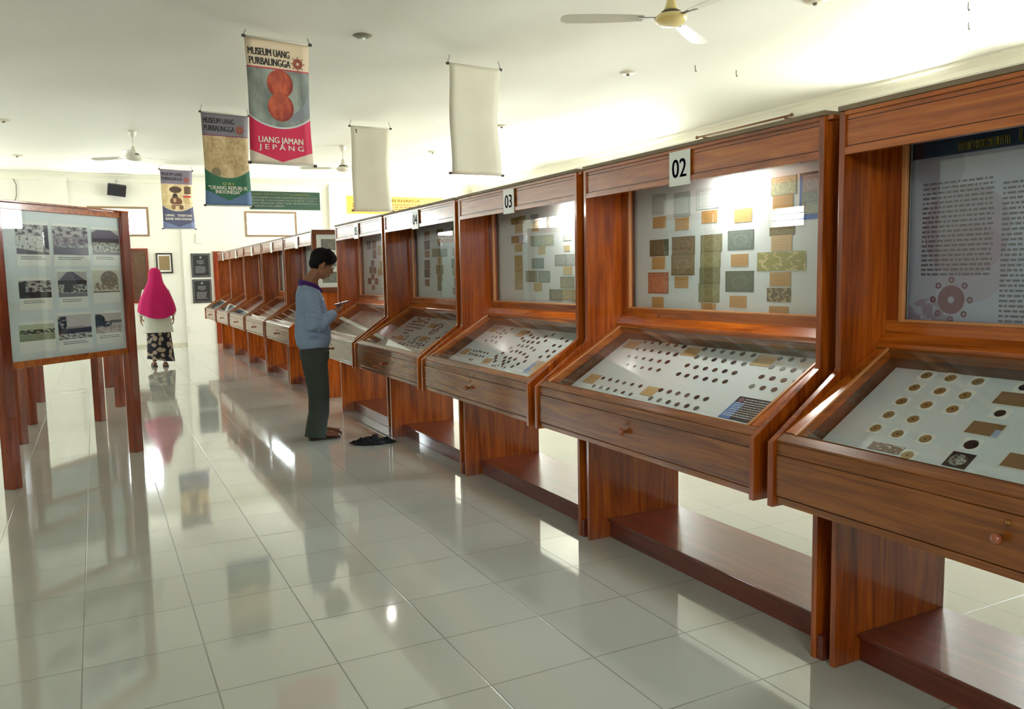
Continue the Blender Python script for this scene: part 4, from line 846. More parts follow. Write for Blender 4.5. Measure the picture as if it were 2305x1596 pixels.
for i, (x, y, lb) in enumerate(((5.64, 6.82, 'left one of the hook pair right of the fan'), (6.19, 6.82, 'right one of the hook pair right of the fan'), (6.39, 4.37, 'dark hook hanging at the top edge, far right'), (6.9, 4.71, 'short hook on the bright ceiling patch, right'))):
    b = MB(); b.tube([(0, 0, 0), (0, 0, -.05), (.012, 0, -.065), (.016, 0, -.05)], .004, 'wire', 6); o = b.build('ceiling_hook', loc=(x, y, ZC)); tag(o, 'small '+lb if not lb.startswith(('dark', 'short')) else lb, 'hook', 'hooks on the ceiling')
# curtain rod over a window of the right wall
e = empty('curtain_rod', (8.10, 0, 3.30)); tag(e, 'thin brown curtain rod high on the right wall, above case 02', 'curtain rod')
MAT['brown_rod'] = plain('brown_rod', rgb(120, 78, 44), .3)
b = MB(); b.tube([(0, 7.9, 0), (0, 9.75, 0)], .013, 'brown_rod', 10); b.build('rod', e, smooth=True)
for y in (7.9, 9.75): b = MB(); b.ball((0, y, 0), (.024, .03, .024), 'brown_rod', 12); b.build('finial', e, smooth=True)
for y in (8.02, 9.62): b = MB(); b.box(0, .15, y-.008, y+.008, -.03, -.008, 'brown_rod'); b.build('bracket', e)

# ================================================================== on the front wall
YW = YF-.001
def hang(x, z, d=0): return frame_mat(None, (1, 0, 0), (0, 0, 1), (x, YW-d, z))
MAT['sign_green'] = plain('dark_green_board', rgb(30, 66, 50), .5, 0, .08, 4); MAT['sign_yellow'] = plain('yellow_board', rgb(240, 196, 74), .5, 0, .05, 4)
s_ = slab('wall_sign', 1.5, .385, .012, MAT['sign_green']); s_.matrix_world = hang(3.8, 3.015); tag(s_, 'dark green sign with white capitals above the second far window', 'sign')
letters('lettering', [('MANDIRI : AUTOMATED TELLER MACHINE / ATM', -.72, .115, .036, 1.23, 'l')], 'gold_ink', s_, Matrix.Translation((0, 0, .0125)), bold=.04)
for ln in ([('SISTEM KOMPUTER YANG DIAKTIFKAN DENGAN KARTU', -.72, .045, .034, 1.40, 'l'), ('MAGNETIK ATAU BERSANDI. MELALUI MEDIA TERSEBUT', -.72, -.015, .034, 1.40, 'l'), ('UANG, MENGAMBIL UANG TUNAI, MENTRANSFER DANA', -.72, -.075, .034, 1.42, 'l'), ('TRANSAKSI RUTIN LAINNYA.', -.72, -.135, .034, .7, 'l')]): letters('lettering', [ln], 'cream_ink', s_, Matrix.Translation((0, 0, .0125)), bold=.04)
s_ = slab('wall_sign', 2.4, .40, .012, MAT['sign_yellow']); s_.matrix_world = hang(6.28, 2.96, .0); tag(s_, 'yellow sign with red-brown capitals behind the farther blank banner', 'sign')
letters('lettering', [('SURAT BERHARGA', .62, .075, .072, 1.15, 'r')], 'brown_ink', s_, Matrix.Translation((0, 0, .0125)), bold=.04)
print_rows('print', -1.0, 1.1, .03, 4, .052, .026, 'brown_ink', s_, Matrix.Translation((0, 0, .0125)), 5, .1)
MAT['plaque'] = plain('black_stone', rgb(44, 48, 50), .3); MAT['silver'] = plain('silver_ink', rgb(150, 152, 150), .4)
for z, w_, lb in ((1.645, 'upper', 'black stone plaque with pale border and text, upper of the two'), (1.11, 'lower', 'black stone plaque with pale border and text, lower of the two')):
    s_ = slab('wall_plaque', .37, .49, .02, MAT['plaque']); s_.matrix_world = frame_mat(None, (1, 0, 0), (0, 0, 1), (1.995, YF-.051, z)); tag(s_, lb, 'plaque')
    b = MB()
    for (x0, x1, y0, y1) in ((-.165, .165, .222, .226), (-.165, .165, -.226, -.222), (-.169, -.165, -.226, .226), (.165, .169, -.226, .226), (-.155, .155, .212, .215), (-.155, .155, -.215, -.212), (-.158, -.155, -.215, .215), (.155, .158, -.215, .215)): b.box(x0, x1, y0, y1, .02, .0206, 'silver')
    annulus(b, 0, .165, .004, .022, 'silver', .0207, 16); o = b.build('border', s_)
    for (x0, x1, y1, n_) in ((-.08, .08, .105, 3), (-.03, .03, .035, 1), (-.11, .11, -.02, 6)): print_rows('print', x0, x1, y1, n_, .025, .011, 'silver', s_, Matrix.Translation((0, 0, .0206)), int(z*10)+n_, .2)
e = empty('framed_picture', (1.30, YW, 1.70)); tag(e, 'small dark framed picture on the far wall, behind the pink headscarf', 'picture')
MAT['frame_dark'] = plain('dark_frame', rgb(52, 34, 24), .35)
b = MB(); fw, fh, t = .155, .205, .028
for q in ((-fw, fw, fh-t, fh), (-fw, fw, -fh, -fh+t), (-fw, -fw+t, -fh+t, fh-t), (fw-t, fw, -fh+t, fh-t)): b.box(q[0], q[1], -.03, -.002, q[2], q[3], 'frame_dark')
b.build('frame', e); b = MB(); b.box(-fw+t, fw-t, -.014, -.004, -fh+t, fh-t, 'paper'); b.build('mat_board', e)
n = Art('old_paper', rgb(150, 126, 88)); n.lay(n.math('MULTIPLY', n.nz(14, .45, .6), .4), rgb(116, 94, 62)); slab('old_sheet', .20, .29, .002, n.done(.6), e, frame_mat(None, (1, 0, 0), (0, 0, 1), (0, -.0142, 0)))
e = empty('framed_picture', (.83, YW, 1.45)); tag(e, 'tall brown framed picture on the far wall, mostly hidden by the photo panel', 'picture')
b = MB(); fw, fh, t = .17, .55, .04
for q in ((-fw, fw, fh-t, fh), (-fw, fw, -fh, -fh+t), (-fw, -fw+t, -fh+t, fh-t), (fw-t, fw, -fh+t, fh-t)): b.box(q[0], q[1], -.03, -.002, q[2], q[3], 'wood_board')
b.build('frame', e); b = MB(); b.box(-fw+t, fw-t, -.014, -.004, -fh+t, fh-t, 'wood_in'); b.build('picture', e)
# loudspeaker
e = empty('loudspeaker', (.51, YF-.02, 3.17)); tag(e, 'small black loudspeaker tilted high on the far wall', 'loudspeaker')
MAT['black_cab'] = plain('black_cabinet', rgb(24, 24, 28), .5); MAT['black_cloth'] = plain('speaker_grille', rgb(34, 34, 40), .8, 0, .3, 300)
b = MB(); b.M = Matrix.Rotation(.12, 4, 'Y') @ Matrix.Rotation(.25, 4, 'X'); b.box(-.165, .165, -.20, -.05, -.11, .11, 'black_cab'); b.build('cabinet', e, bevel=.008)
b = MB(); b.M = Matrix.Rotation(.12, 4, 'Y') @ Matrix.Rotation(.25, 4, 'X'); b.box(-.15, .15, -.206, -.199, -.095, .095, 'black_cloth'); b.build('grille', e, bevel=.003)
b = MB(); b.tube([(0, -.1, .08), (-.02, -.06, .16), (.02, -.02, .17), (.03, 0, .13)], .004, 'black_cab', 6); b.build('cable', e)
b = MB(); b.box(-.02, .02, -.09, .02, -.02, .02, 'black_cab'); b.build('bracket', e)
b = MB(); b.box(-.045, .045, -.02, 0, -.06, .06, 'sign_white'); o = b.build('wall_socket', loc=(1.76, YF-.05, .33), bevel=.004); tag(o, 'small white wall socket low on the far wall, below the plaques', 'socket')
b = MB(); b.box(-.06, .06, -.03, 0, -.10, .10, 'sign_white'); o = b.build('switch_box', loc=(1.98, YF-.05, 2.2), bevel=.006); tag(o, 'small white box on the far wall between the violet banner and the plaques', 'switch box')
b = MB(); b.tube([(-1.27, YW-.01, 3.38), (-1.2, YW-.02, 3.2), (-1.21, YW-.02, 3.0), (-1.26, YW-.01, 2.85), (-1.25, YW-.01, 2.6)], .006, 'wire', 6); o = b.build('hanging_wire', smooth=True); tag(o, 'thin wire hanging down the far wall at the left', 'wire')
# red wooden board against the front wall, past the last case
b = MB(); b.prism([(0, 0), (.42, 0), (.42, 1.93), (0, 1.93)], -.03, 0, 'wood_board', 'y'); o = b.build('wooden_board', loc=(2.24, YF-.055, 0)); tag(o, 'reddish upright wooden board against the far wall, beyond the last case', 'board')
# framed picture hung on the near side of the sixth case
yn = YC[6]-HW-.0065
e = empty('framed_picture', (2.42, yn, 1.525)); tag(e, 'carved brown frame with grey notes on white, hung on the case behind the man', 'picture')
MAT['carved'] = plain('carved_brown_frame', rgb(112, 64, 36), .3, .2, .35, 160); fw, fh, t = .285, .34, .05
b = MB()
for q in ((-fw, fw, fh-t, fh), (-fw, fw, -fh, -fh+t), (-fw, -fw+t, -fh+t, fh-t), (fw-t, fw, -fh+t, fh-t)): b.box(q[0], q[1], -.035, 0, q[2], q[3], 'carved')
for k in range(38):
    for z in (fh-.012, -fh+.012): b.ball((-fw+.012+k*(2*fw-.024)/37, -.036, z), .007, 'carved', 6)
b.build('frame', e, bevel=.004); b = MB(); b.box(-fw+t, fw-t, -.012, -.001, -fh+t, fh-t, 'sign_white'); b.build('mat_board', e)
for z in (.18, 0, -.18):
    slab('note_print', .36, .12, .0012, nm((128, 136, 126), 'note'), e, frame_mat(None, (1, 0, 0), (0, 0, 1), (0, -.0122, z)))
b = MB(); b.box(-fw+t, fw-t, -.017, -.0155, -fh+t, fh-t, 'glass'); b.build('glass', e)
# spare folded board leaning in the gap and black cloth on the floor
MAT['black_fabric'] = plain('black_fabric', rgb(22, 22, 26), .85, 0, .3, 60)
b = MB(); NX, NY = 40, 22; vs = []
for j in range(NY+1):
    for i in range(NX+1):
        u, v = i/NX*2-1, j/NY*2-1; edge = 1+.22*noise.noise(Vector((u*2, v*2, 3))); x, y = u*.19*edge*(1-.55*abs(v)**1.5), v*.10*edge*(1-.25*abs(u))
        rr = max(0, 1-(u*u+v*v)*.75); z = .003+rr*(.022+.045*max(0, noise.noise(Vector((u*3.1, v*3.3, .4)))+.15)+.02*abs(noise.noise(Vector((u*8, v*8, 2)))))
        if abs(u-.1) < .12 and v > -.3: z += .018*rr
        vs.append((x, y, z))
b.add(vs, [(j*(NX+1)+i, j*(NX+1)+i+1, (j+1)*(NX+1)+i+1, (j+1)*(NX+1)+i) for j in range(NY) for i in range(NX)], 'black_fabric')
o = b.build('crumpled_cloth', smooth=True); o.location = (1.93, 6.32, 0); o.rotation_euler = (0, 0, -.35); sd = o.modifiers.new('t', 'SOLIDIFY'); sd.thickness = .002; sd.offset = 1
tag(o, 'crumpled black cloth lying on the floor tiles beside the man', 'cloth')

# ================================================================== photo panels at the left
def photo_mat(i):
    n = Art('photo_%d' % i, (.5, .5, .5)); dk = rgb(40, 42, 58); lt = rgb(206, 204, 204); md = rgb(112, 108, 126)
    if i in (0, 1, 3):
        n.col = n.mix(n.nz(7, .38, .6), dk if i != 1 else rgb(78, 72, 96), lt)
        if i == 0: n.lay(n.mk(n.rect(.0, .12, .8, .62), n.nz(13, .34, .5)), rgb(222, 222, 218)); n.lay(n.rect(.88, .2, 1, 1), rgb(56, 66, 86)); n.lay(n.below(0, .2, 1, .04), rgb(112, 106, 118))
        if i == 1: n.lay(n.mk(n.rect(0, .3, 1, .66), n.nz(16, .45, .55)), rgb(158, 148, 164)); n.lay(n.math('LESS_THAN', n.v, .26), rgb(106, 98, 118))
        if i == 3: n.lay(n.math('LESS_THAN', n.v, .34), rgb(30, 34, 48)); n.lay(n.rect(0, 0, .2, .92), rgb(30, 34, 48))
    elif i in (2, 4):
        n.col = rgb(206, 206, 204); rf = n.mk(n.below(0, .62, .42, 1.1) if i == 4 else n.below(0, .86, .25, 1.04), n.below(.42, 1.1, 1, .6) if i == 4 else n.below(.7, 1.0, 1.0, .78), n.math('GREATER_THAN', n.v, .62))
        n.lay(rf, rgb(106, 98, 122)); n.lay(n.rect(0, .5, 1, .66), rgb(34, 40, 54)); n.lay(n.math('LESS_THAN', n.v, .5), n.mix(n.nz(12, .4, .55), rgb(52, 54, 60) if i == 4 else rgb(90, 98, 84), rgb(196, 198, 190)))
        n.lay(n.math('LESS_THAN', n.v, .14 if i == 4 else .12), rgb(134, 130, 138)); 
        if i == 4: n.lay(n.mk(n.math('LESS_THAN', n.v, .5), n.rect(.2, .2, .5, .6)), rgb(32, 40, 46))
    elif i == 5:
        n.col = rgb(222, 216, 200); n.lay(n.mk(n.circ(.62, .6, .33, .9), n.nz(8, .3, .42)), rgb(122, 98, 76)); n.lay(n.mk(n.rect(.05, .12, .95, .45), n.nz(9, .4, .5)), rgb(138, 112, 90)); n.lay(n.rect(0, 0, 1, .06), rgb(128, 104, 82))
    elif i == 6:
        n.col = rgb(200, 208, 182); n.lay(n.mk(n.rect(0, .42, 1, .68), n.nz(9, .42, .5)), rgb(58, 66, 52)); n.lay(n.math('LESS_THAN', n.v, .4), rgb(156, 168, 138))
    elif i == 7:
        n.col = rgb(214, 204, 204); n.lay(n.mk(n.rect(0, .2, .25, .95), n.nz(6, .36, .5)), rgb(44, 44, 58)); n.lay(n.rect(.0, .2, 1, .46), rgb(46, 48, 66)); n.lay(n.rect(.22, .44, .8, .52), rgb(176, 160, 158)); n.lay(n.math('LESS_THAN', n.v, .24), n.mix(n.nz(10, .4, .55), rgb(96, 94, 96), rgb(210, 208, 204)))
    else:
        n.col = rgb(214, 202, 200); n.lay(n.mk(n.circ(.1, .68, .26, .9), n.nz(6, .3, .42)), rgb(40, 46, 58)); n.lay(n.mk(n.rect(0, .32, .6, .62), n.nz(5, .34, .5)), rgb(52, 58, 68)); n.lay(n.rect(.55, .5, 1, .64), rgb(110, 112, 112)); n.lay(n.mk(n.math('LESS_THAN', n.v, .34), n.nz(6, .4, .6)), rgb(176, 162, 160))
    return n.done(.4)
PW = ['upper left photo, crowd in white under trees', 'upper middle photo, seated group', 'upper right photo, people under a long roof', 'middle left photo, dark rows of people', 'middle photo, pavilion with a pointed roof', 'middle right photo, brownish tree and house', 'lower left photo, pale green row of figures', 'lower middle photo, house behind a garden', 'lower right photo, bank with dark trees']
def board(a, b_, label, photos):
    A, B_ = Vector((a[0], a[1], 0)), Vector((b_[0], b_[1], 0)); d = (B_-A); L = d.length; rz = math.atan2(d.y, d.x)
    e = empty('notice_board', ((A+B_)/2), rz); tag(e, label, 'display panel', 'wooden panels with photos, on legs')
    h = L/2; pt = .038; z0, z1 = .785, 1.875
    for s_ in (-1, 1):
        b = MB(); b.box(s_*h-pt, s_*h+pt, -pt, pt, 0, z1, 'wood_board'); b.build('post', e, bevel=.003)
    b = MB(); b.box(-h+pt, h-pt, -.022, .022, z1-.045, z1-.003, 'wood_y'); b.build('top_rail', e, bevel=.002)
    b = MB(); b.box(-h+pt, h-pt, -.022, .022, z0, z0+.045, 'wood_y'); b.build('bottom_rail', e, bevel=.002)
    b = MB(); b.box(-h+pt, h-pt, -.004, .006, z0+.045, z1-.045, 'panel_white'); b.build('white_board', e)
    b = MB(); b.box(-h+pt, h-pt, -.0135, -.0115, z0+.045, z1-.045, 'glass'); b.build('glass_pane', e)
    b = MB(); b.box(-h-pt-.003, h+pt+.003, -pt-.003, pt+.003, z1, z1+.012, 'wood_y'); b.build('top_cap', e, bevel=.002)
    if photos:
        fr = Vector((d.x/L, d.y/L, 0)); nn = Vector((fr.y, -fr.x, 0)); O_ = Vector((-.50, 6.255, 0))
        for i, (x0, x1, y0, y1) in enumerate(PH):
            w_, h_ = x1-x0, y1-y0; P = O_+fr*((x0+x1)/2-.03); off = (P-A).dot(nn); P = P-nn*off+nn*.0048+Vector((0, 0, (y0+y1)/2))
            s_ = slab('photograph', w_+.006, h_+.10, .0006, MAT['paper']); s_.matrix_world = frame_mat(None, fr, (0, 0, 1), P-Vector((0, 0, .03))); tag(s_, PW[i], 'photograph', 'old photographs pinned in the panel')
            slab('picture', w_, h_, .0004, photo_mat(i), s_, Matrix.Translation((0, .03, .0007)))
            if i not in (5, 6): print_rows('caption', -w_*.38, w_*.38, -h_/2+.014, 2, .013, .0045, 'ink_grey', s_, Matrix.Translation((0, 0, .0012)), i+20, .2)
board((-.56, 6.21), (.215, 7.04), 'wooden photo panel at the left with nine old photographs behind glass', True)
board((-.63, 7.92), (-.03, 8.82), 'wooden panel directly behind the photo panel, only its legs showing', False)
board((-.62, 8.98), (.17, 9.71), 'wooden panel third in the row behind the photo panel, legs showing', False)
board((-.63, 10.62), (.09, 11.57), 'wooden panel farthest back of the row, orange lit leg showing', False)
# ================================================================== people
def skin_mat(name, c):
    n = NT(name); v = n.coord('Object'); f = n.noise(v, 18, 3); n.b.inputs['Subsurface Weight'].default_value = .0
    return n.set(n.mix(f, tuple(x*.88 for x in c), tuple(min(1, x*1.08) for x in c)), .5)
def cloth_mat(name, c, var=.12, rough=.85, wr=14, st=.35):
    n = NT(name); v = n.coord('Object'); f = n.noise(v, 120, 2); g = n.noise(v, wr, 3, .6, .6)
    n.bump(n.math('ADD', g, n.math('MULTIPLY', f, .15)), st, .02)
    return n.set(n.mix(g, tuple(x*(1-var) for x in c), tuple(min(1, x*(1+var)) for x in c)), rough, spec=.3)
MAT['skin'] = skin_mat('brown_skin', rgb(150, 98, 68)); MAT['skin_w'] = skin_mat('light_brown_skin', rgb(168, 122, 94))
MAT['jacket'] = cloth_mat('blue_grey_jacket', rgb(140, 158, 184)); MAT['purple'] = cloth_mat('purple_collar', rgb(74, 36, 110)); MAT['trousers'] = cloth_mat('dark_green_grey_trousers', rgb(60, 66, 60), wr=7)
MAT['hair'] = plain('black_hair', rgb(20, 16, 16), .75, 0, .4, 90, spec=.2); MAT['shoe'] = plain('tan_brown_leather', rgb(128, 78, 54), .4, 0, .2, 30); MAT['sole'] = plain('dark_sole', rgb(58, 40, 30), .6)
MAT['lens'] = glass('spectacle_lens'); MAT['eye_white'] = plain('eye_white', rgb(220, 214, 204), .2); MAT['eye_dark'] = plain('eye_dark', rgb(30, 22, 18), .1); MAT['lip'] = plain('lips', rgb(140, 82, 70), .5)
MAT['magenta'] = cloth_mat('pink_headscarf', rgb(206, 34, 104), .1, .8, 9, .3); MAT['tunic'] = cloth_mat('white_tunic', rgb(222, 222, 206), .05)
n = NT('floral_skirt_cloth'); v = n.coord('Object'); vo = n.n('ShaderNodeTexVoronoi'); vo.inputs['Scale'].default_value = 13; n.l(v, vo.inputs['Vector'])
nz = n.noise(v, 26, 3); msk = n.math('LESS_THAN', n.math('ADD', vo.outputs['Distance'], n.math('MULTIPLY', nz, .5)), .74)
MAT['floral'] = n.set(n.mix(msk, rgb(26, 24, 34), rgb(170, 150, 130)), .8)
MAT['sandal'] = plain('dark_sandal', rgb(70, 54, 52), .5)

def head_parts(H, skin, voxel_parts, face=True):
    """head about the origin of H: z up, +x forward; half height .115"""
    b = voxel_parts; keep = b.M.copy(); b.M = keep @ H
    b.ball((-.008, 0, .028), (.092, .074, .092), skin, 24)          # skull
    b.ball((.020, 0, -.035), (.066, .058, .082), skin, 20)          # face
    b.ball((.040, 0, -.092), (.030, .030, .022), skin, 14)          # chin
    b.tube([(.066, 0, .022), (.086, 0, -.008), (.100, 0, -.030), (.090, 0, -.040)], [.009, .010, .014, .008], skin, 12)   # nose
    for s_ in (-1, 1):
        b.ball((.093, s_*.011, -.034), (.009, .008, .007), skin, 10)
        b.ball((.066, s_*.028, .020), (.018, .024, .008), skin, 12)  # brow
        b.ball((.052, s_*.040, -.022), (.020, .018, .018), skin, 12) # cheek
        b.ball((-.005, s_*.076, -.010), (.016, .009, .030), skin, 14, rot=(0, .15, s_*.35)); b.ball((-.003, s_*.078, -.032), (.009, .006, .010), skin, 10)   # ear
    b.ball((.083, 0, -.061), (.009, .022, .006), skin, 12); b.ball((.081, 0, -.071), (.009, .019, .007), skin, 12)    # lips
    b.M = keep
def hand(b, skin, wrist, dirv, palm_n, curl, thumb_side, scale=1.0, spread=.16):
    """palm and five fingers; dirv = towards the fingertips, palm_n = out of the palm"""
    d = Vector(dirv).normalized(); p = Vector(palm_n); p = (p-d*p.dot(d)).normalized(); s_ = d.cross(p)*thumb_side; W = Vector(wrist); k = scale
    for t in (-1.0, -.35, .35, 1.0):
        b.tube([W+s_*t*.012*k, W+d*.045*k+s_*t*.022*k, W+d*.088*k+s_*t*.028*k], [.012*k, .0125*k, .0105*k], skin, 10)
    for i, (off, ln, rad) in enumerate(((.028, .068, .0086), (.0095, .078, .0088), (-.0095, .072, .0084), (-.028, .056, .0076))):
        P = W+d*.088*k+s_*off*k; dd = (d+s_*spread*(1.5-i)*.35).normalized(); pts = [P-dd*.01*k]; rs = [rad*1.05*k]; a = 0
        for seg, f in enumerate((.45, .31, .24)):
            a += curl[i]*(.75, .9, .6)[seg]; v = dd*math.cos(a)+p*math.sin(a); P = P+v*ln*f*k; pts.append(P); rs.append(rad*(1, .93, .8)[seg]*k)
        b.tube(pts, rs, skin, 10); b.ball(pts[-1], rs[-1], skin, 8)
    P = W+d*.022*k+s_*.022*k; v1 = (d*.55+s_*.75+p*.35).normalized(); v2 = (d*.85+s_*.25+p*.55).normalized()
    q = [P, P+v1*.034*k, P+v1*.034*k+v2*.030*k, P+v1*.034*k+v2*.052*k]; b.tube(q, [.014*k, .0105*k, .0098*k, .008*k], skin, 10); b.ball(q[-1], .008*k, skin, 8)

# ---- the standing man: local frame faces +x (towards the cases); origin between the feet
man = empty('person', (1.60, 6.81, 0), math.radians(-4)); tag(man, 'man in blue-grey jacket and dark trousers looking down at a phone over the tray', 'person')
HM = Matrix.Translation((.100, 0, 1.452)) @ Matrix.Rotation(.42, 4, 'Y')
b = MB(); head_parts(HM, 'skin', b)
b.tube([(-.045, 0, 1.22), (-.02, 0, 1.30), (.025, 0, 1.36), (.055, 0, 1.41)], [.066, .055, .052, .05], 'skin', 20)
b.tube([(.0, 0, .82), (-.015, 0, .95), (-.02, 0, 1.10), (-.025, 0, 1.20), (-.035, 0, 1.26)], [(.125, .085), (.12, .085), (.13, .09), (.14, .085), (.08, .06)], 'skin', 24)
for s_ in (-1, 1):
    b.tube([(-.01, s_*.062, .80), (.01, s_*.078, .60), (.02, s_*.085, .42), (-.01, s_*.085, .25), (-.02, s_*.08, .08)], [.066, .062, .050, .046, .034], 'skin', 18)
    b.tube([(-.05, s_*.08, .05), (.03, s_*.08, .045), (.12, s_*.085, .03)], [.034, .034, .028], 'skin', 14)
SH = {-1: (-.03, -.165, 1.205), 1: (-.03, .165, 1.205)}; EL = {-1: (-.020, -.245, .975), 1: (-.005, .235, .975)}; WR = {-1: (.158, -.110, 1.045), 1: (.140, .085, 1.03)}
for s_ in (-1, 1):
    b.tube([(-.03, s_*.08, 1.215), SH[s_], Vector(SH[s_]).lerp(Vector(EL[s_]), .5), EL[s_]], [.05, .052, .045, .038], 'skin', 16)
    b.tube([EL[s_], Vector(EL[s_]).lerp(Vector(WR[s_]), .4), WR[s_]], [.038, .036, .024], 'skin', 16)
hand(b, 'skin', WR[-1], (.75, .42, .38), (-.25, .35, .9), (.5, .6, .7, .8), -1, .92)
hand(b, 'skin', WR[1], (.85, -.20, .35), (-.3, -.3, .9), (.6, .7, .8, .9), 1, .92)
remesh(b, 'body', .0045, man, 4)
b = MB(); b.M = HM
for s_ in (-1, 1): b.ball((.074, s_*.028, .004), (.010, .012, .008), 'eye_white', 12); b.ball((.081, s_*.028, .001), (.004, .005, .005), 'eye_dark', 10)
b.build('eyes', man, smooth=True)
b = MB(); b.M = HM; b.ball((.083, 0, -.066), (.0085, .020, .0035), 'lip', 12); b.build('lips', man, smooth=True)
b = MB(); b.M = HM     # short thick hair, lying low over the forehead
b.ball((-.018, 0, .045), (.104, .083, .092), 'hair', 24); b.ball((.030, 0, .078), (.068, .066, .048), 'hair', 20); b.ball((-.055, 0, .0), (.058, .070, .070), 'hair', 20)
for k in range(46):
    a = R.uniform(-PI*.55, PI*.55); e_ = R.uniform(.1, 1.3); rr = .092; b.ball((-.01+rr*math.cos(a)*math.cos(e_), .078*math.sin(a)*math.cos(e_), .048+.088*math.sin(e_)), R.uniform(.010, .018), 'hair', 8)
for s_ in (-1, 1): b.ball((.010, s_*.073, .012), (.014, .008, .026), 'hair', 10)
h = remesh(b, 'hair', .005, man, 2)
b = MB(); b.M = HM     # spectacles
for s_ in (-1, 1):
    ring = [(.094, s_*.030+.022*math.cos(t*PI/10), .002+.016*math.sin(t*PI/10)) for t in range(21)]; b.tube(ring, .0014, 'ink', 6, cap=False)
    b.tube([(.092, s_*.052, .006), (.04, s_*.079, .006), (-.01, s_*.083, .002), (-.02, s_*.082, -.012)], .0014, 'ink', 6)
b.tube([(.094, -.008, .004), (.097, 0, .007), (.094, .008, .004)], .0014, 'ink', 6); g = b.build('spectacles', man, smooth=True)
# jacket
b = MB()
b.tube([(.004, 0, .775), (0, 0, .80), (-.002, 0, .87), (-.008, 0, .97), (-.006, 0, 1.08), (-.016, 0, 1.16), (-.032, 0, 1.225), (-.036, 0, 1.262), (-.03, 0, 1.285)],
       [(.150, .126), (.158, .140), (.160, .150), (.136, .138), (.136, .126), (.150, .116), (.145, .098), (.100, .076), (.072, .064)], 'jacket', 36)
for s_ in (-1, 1):
    S, E_, W_ = Vector(SH[s_]), Vector(EL[s_]), Vector(WR[s_])
    b.tube([S+Vector((0, -s_*.06, .0)), S, S.lerp(E_, .35)+Vector((-.004, 0, 0)), S.lerp(E_, .75)+Vector((-.01, s_*.006, 0)), E_+Vector((-.014, 0, -.012)), E_.lerp(W_, .25)+Vector((0, s_*.004, -.02)), E_.lerp(W_, .55)+Vector((0, 0, -.012)), E_.lerp(W_, .85), W_],
           [.07, .070, .066, .064, .060, .060, .054, .046, .038], 'jacket', 22)
    for t, r_ in ((.05, .060), (.16, .062), (.27, .060), (.38, .056)):      # gathered folds in the sleeve
        c_ = E_.lerp(W_, t)+Vector((0, 0, -.016)); b.ball(c_, (.018, r_*1.04, r_*1.08), 'jacket', 14, rot=(0, -.35, -s_*.3))
    for t in (.45, .62, .8): c_ = S.lerp(E_, t); b.ball(c_+Vector((-.006, s_*.004, 0)), (.080, .074, .014), 'jacket', 16, rot=(.2*s_, .3, 0))
b.tube([(.003, 0, .765), (.003, 0, .795)], [(.146, .122), (.150, .126)], 'jacket', 36)
for k in range(7): a = k*.9; b.ball((.10*math.cos(a), .13*math.sin(a), .86+.015*math.sin(k*2.2)), (.06, .06, .012), 'jacket', 12, rot=(.3*math.sin(k), .4*math.cos(k), 0))
remesh(b, 'jacket', .006, man, 3)
b = MB(); b.tube([(.136, -.08, .995), (.139, -.081, .999)], .011, 'sign_white', 12); b.M = Matrix()
b = MB(); b.ball((.078, -.090, 1.165), (.008, .012, .012), 'sign_white', 12); b.build('chest_badge', man, smooth=True)
b = MB()               # purple collar standing out of the jacket
col = [(-.085, 0, 1.315), (-.05, 0, 1.27)]
for s_ in (-1, 1):
    b.tube([(-.088, s_*.0, 1.302), (-.078, s_*.045, 1.298), (-.03, s_*.068, 1.283), (.03, s_*.056, 1.262), (.062, s_*.028, 1.228), (.068, s_*.016, 1.200)], [(.018, .034), (.018, .034), (.014, .034), (.012, .032), (.011, .028), (.008, .012)], 'purple', 14)
b.tube([(-.035, 0, 1.245), (-.03, 0, 1.285)], [(.080, .072), (.066, .062)], 'purple', 24)
remesh(b, 'shirt_collar', .005, man, 3)
b = MB()               # trousers
b.tube([(.004, 0, .66), (.003, 0, .74), (.002, 0, .80)], [(.150, .118), (.150, .118), (.146, .112)], 'trousers', 32)
for s_, fx in ((-1, -.012), (1, .018)):
    b.tube([(.0, s_*.07, .74), (.002+fx, s_*.078, .62), (.018+fx, s_*.08, .48), (.024+fx, s_*.08, .36), (.018+fx, s_*.08, .22), (-.006+fx, s_*.08, .12), (-.012+fx, s_*.08, .05), (-.016+fx, s_*.08, .022)],
           [(.094, .116), (.090, .104), (.082, .092), (.078, .086), (.078, .086), (.080, .086), (.084, .092), (.086, .094)], 'trousers', 26)
    for z in (.07, .12, .46): b.ball((.0+fx, s_*.08, z), (.088, .084, .012), 'trousers', 16, rot=(.15, .3, 0))
remesh(b, 'trousers', .007, man, 4)
for s_, fx in ((-1, .0), (1, .045)):
    b = MB(); b.tube([(-.06+fx, s_*.078, .035), (-.02+fx, s_*.078, .042), (.05+fx, s_*.082, .040), (.11+fx, s_*.086, .032), (.155+fx, s_*.088, .026), (.172+fx, s_*.088, .022)], [(.034, .030), (.038, .034), (.043, .030), (.045, .024), (.036, .018), (.014, .010)], 'shoe', 20)
    sh = remesh(b, 'shoe', .005, man, 3)
    b = MB(); pts = [(-.085, .02), (-.07, .036), (0, .040), (.08, .046), (.14, .042), (.172, .02), (.172, -.02), (.14, -.042), (.08, -.046), (0, -.040), (-.07, -.036), (-.085, -.02)]
    b.prism([(x+fx, s_*.084+y) for x, y in pts], 0, .014, 'sole', 'z'); b.build('sole', sh, bevel=.003)
b = MB(); b.box(-.062, .062, -.032, .032, 0, .009, 'ink'); ph = b.build('phone', bevel=.004); MAT['screen'] = NT('lit_screen'); MAT['screen'].b.inputs['Emission Color'].default_value = (.8, .86, .9, 1); MAT['screen'].b.inputs['Emission Strength'].default_value = .5; MAT['screen'] = MAT['screen'].m
